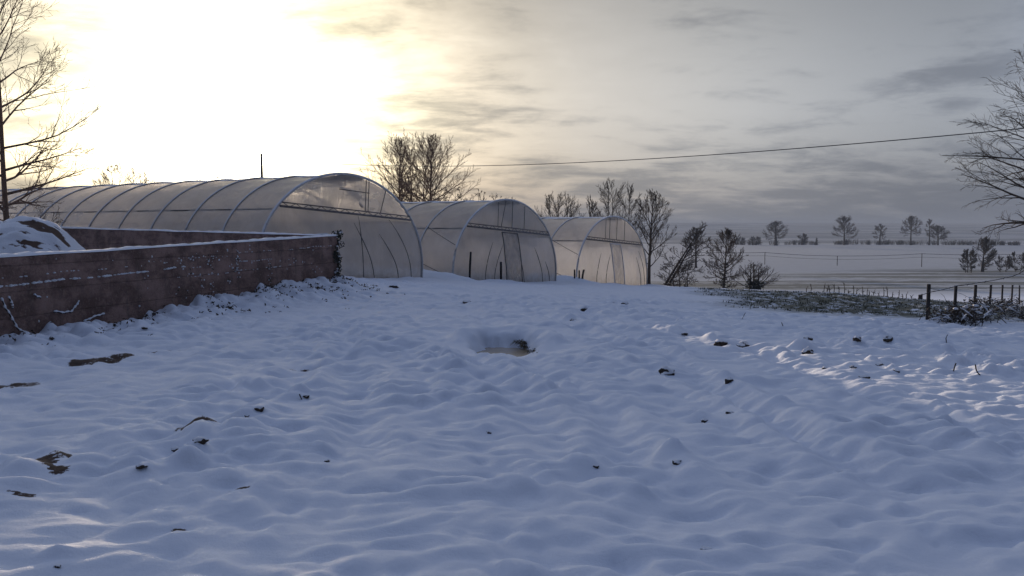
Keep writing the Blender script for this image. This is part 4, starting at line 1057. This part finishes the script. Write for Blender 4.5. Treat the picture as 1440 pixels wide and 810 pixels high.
zc = b.m('ADD', b.m('MAXIMUM', dz, 0.), .17)
cv = b.n('ShaderNodeCombineXYZ'); b.l(b.m('DIVIDE', dx, zc), cv.inputs[0]); b.l(b.m('DIVIDE', dy, zc), cv.inputs[1])
rot = b.n('ShaderNodeMapping'); b.l(cv.outputs[0], rot.inputs[0]); rot.inputs['Rotation'].default_value = (0, 0, R(12)); rot.inputs['Scale'].default_value = (.75, 1.0, 1); rot.inputs['Location'].default_value = (3.3, 1.7, 0)
cA = b.noise(rot.outputs[0], 1.5, 8, .6, .35); cB = b.noise(rot.outputs[0], .33, 4, .5, .3); cC = b.noise(rot.outputs[0], 4.6, 6, .62, .4)
cl = b.m('ADD', b.m('ADD', b.m('MULTIPLY', cA, .45), b.m('MULTIPLY', cB, .33)), b.m('MULTIPLY', cC, .22))
gapm = b.step(cl, .55, .44)                 # 1 in thin, bright cloud
th = b.m('MAXIMUM', b.m('ADD', th0, b.m('MULTIPLY', b.m('SUBTRACT', cl, .5), b.step(th0, 4, 14, 0, 30))), 0.)
glow = b.m('ADD', b.m('ADD', b.m('SUBTRACT', b.m('ADD', b.step(th0, 26, 46, .31, .225), b.step(th0, 44, 62, .0, .175)), b.step(th0, 72, 104, .0, .35)), b.m('MULTIPLY', expo(th, 13.), .62)), b.m('MULTIPLY', gauss(th, 8.4), 2.2))
glow = b.m('ADD', glow, b.m('MULTIPLY', gauss(th, 4.0), 6.))
var = b.m('ADD', .85, b.m('MULTIPLY', gapm, .40))
lo = b.m('MULTIPLY', b.step(dz, .0, .13, .66, 1.0), b.m('MAXIMUM', b.step(dz, .12, .28, 1.0, .66), b.step(dz, .36, .7, .66, 1.0)))          # dull bank towards the horizon
lum = b.m('MULTIPLY', b.m('MULTIPLY', glow, var), lo)
ramp = b.n('ShaderNodeValToRGB'); b.l(b.m('DIVIDE', th0, 120.), ramp.inputs[0]); e = ramp.color_ramp.elements
e[0].position = 0; e[0].color = (1, .93, .74, 1); e[1].position = 1; e[1].color = (.70, .95, 1.62, 1)
for p_, c_ in ((.075, (1, .90, .62, 1)), (.13, (1, .91, .74, 1)), (.19, (1, .965, .90, 1)), (.27, (.965, .985, 1.01, 1)), (.38, (.90, .98, 1.12, 1)), (.60, (.74, .95, 1.55, 1))):
    el_ = e.new(p_); el_.color = c_
tint = b.n('ShaderNodeMix', data_type='RGBA', blend_type='MULTIPLY'); tint.inputs[0].default_value = 1; b.l(ramp.outputs[0], tint.inputs[6])
cc = b.n('ShaderNodeCombineColor'); [b.l(b.m('MULTIPLY', lum, b.m('ADD', k0, b.m('MULTIPLY', gapm, k1))), cc.inputs[i]) for i, (k0, k1) in enumerate(((.97, .035), (.99, .012), (1.04, -.03)))]; b.l(cc.outputs[0], tint.inputs[7])
# thin cloud: a little of the clear sky behind shows in the gaps
skym = b.n('ShaderNodeMix', data_type='RGBA', blend_type='ADD'); skym.inputs[0].default_value = 1
sk = b.n('ShaderNodeMix', data_type='RGBA', blend_type='MULTIPLY'); sk.inputs[0].default_value = 1; b.l(sky.outputs[0], sk.inputs[6])
ck = b.n('ShaderNodeCombineColor'); kf = b.m('ADD', .03, b.m('MULTIPLY', gapm, .06)); [b.l(kf, ck.inputs[i]) for i in range(3)]; b.l(ck.outputs[0], sk.inputs[7])
# cloud radiance is divided by the background strength so both share one Background node
BGS = .08
sc_ = b.n('ShaderNodeMix', data_type='RGBA', blend_type='MULTIPLY'); sc_.inputs[0].default_value = 1; b.l(tint.outputs[2], sc_.inputs[6]); sc_.inputs[7].default_value = (1 / BGS, 1 / BGS, 1 / BGS, 1)
b.l(sc_.outputs[2], skym.inputs[6]); b.l(sk.outputs[2], skym.inputs[7])
b.l(skym.outputs[2], bg.inputs[0]); bg.inputs[1].default_value = BGS
w.cycles.sampling_method = 'MANUAL'; w.cycles.sample_map_resolution = 1024

sd = bpy.data.lights.new('sun', 'SUN'); sd.energy = 4.6; sd.angle = R(.8); sd.color = (1, .80, .60)
so = bpy.data.objects.new('sun', sd); col.objects.link(so); so.rotation_euler = (-S).to_track_quat('-Z', 'Y').to_euler(); so.location = (-20, 60, 30)

# ------------------------------------------------------------------ render
scene.view_settings.view_transform = 'Standard'; scene.view_settings.look = 'None'; scene.view_settings.exposure = .2; scene.view_settings.gamma = 1
scene.render.engine = 'CYCLES'; c = scene.cycles
c.use_denoising = True; c.denoiser = 'OPENIMAGEDENOISE'; c.max_bounces = 10; c.diffuse_bounces = 6; c.glossy_bounces = 3; c.transmission_bounces = 8; c.volume_bounces = 1; c.transparent_max_bounces = 20
c.sample_clamp_indirect = 4; c.caustics_reflective = False; c.caustics_refractive = False
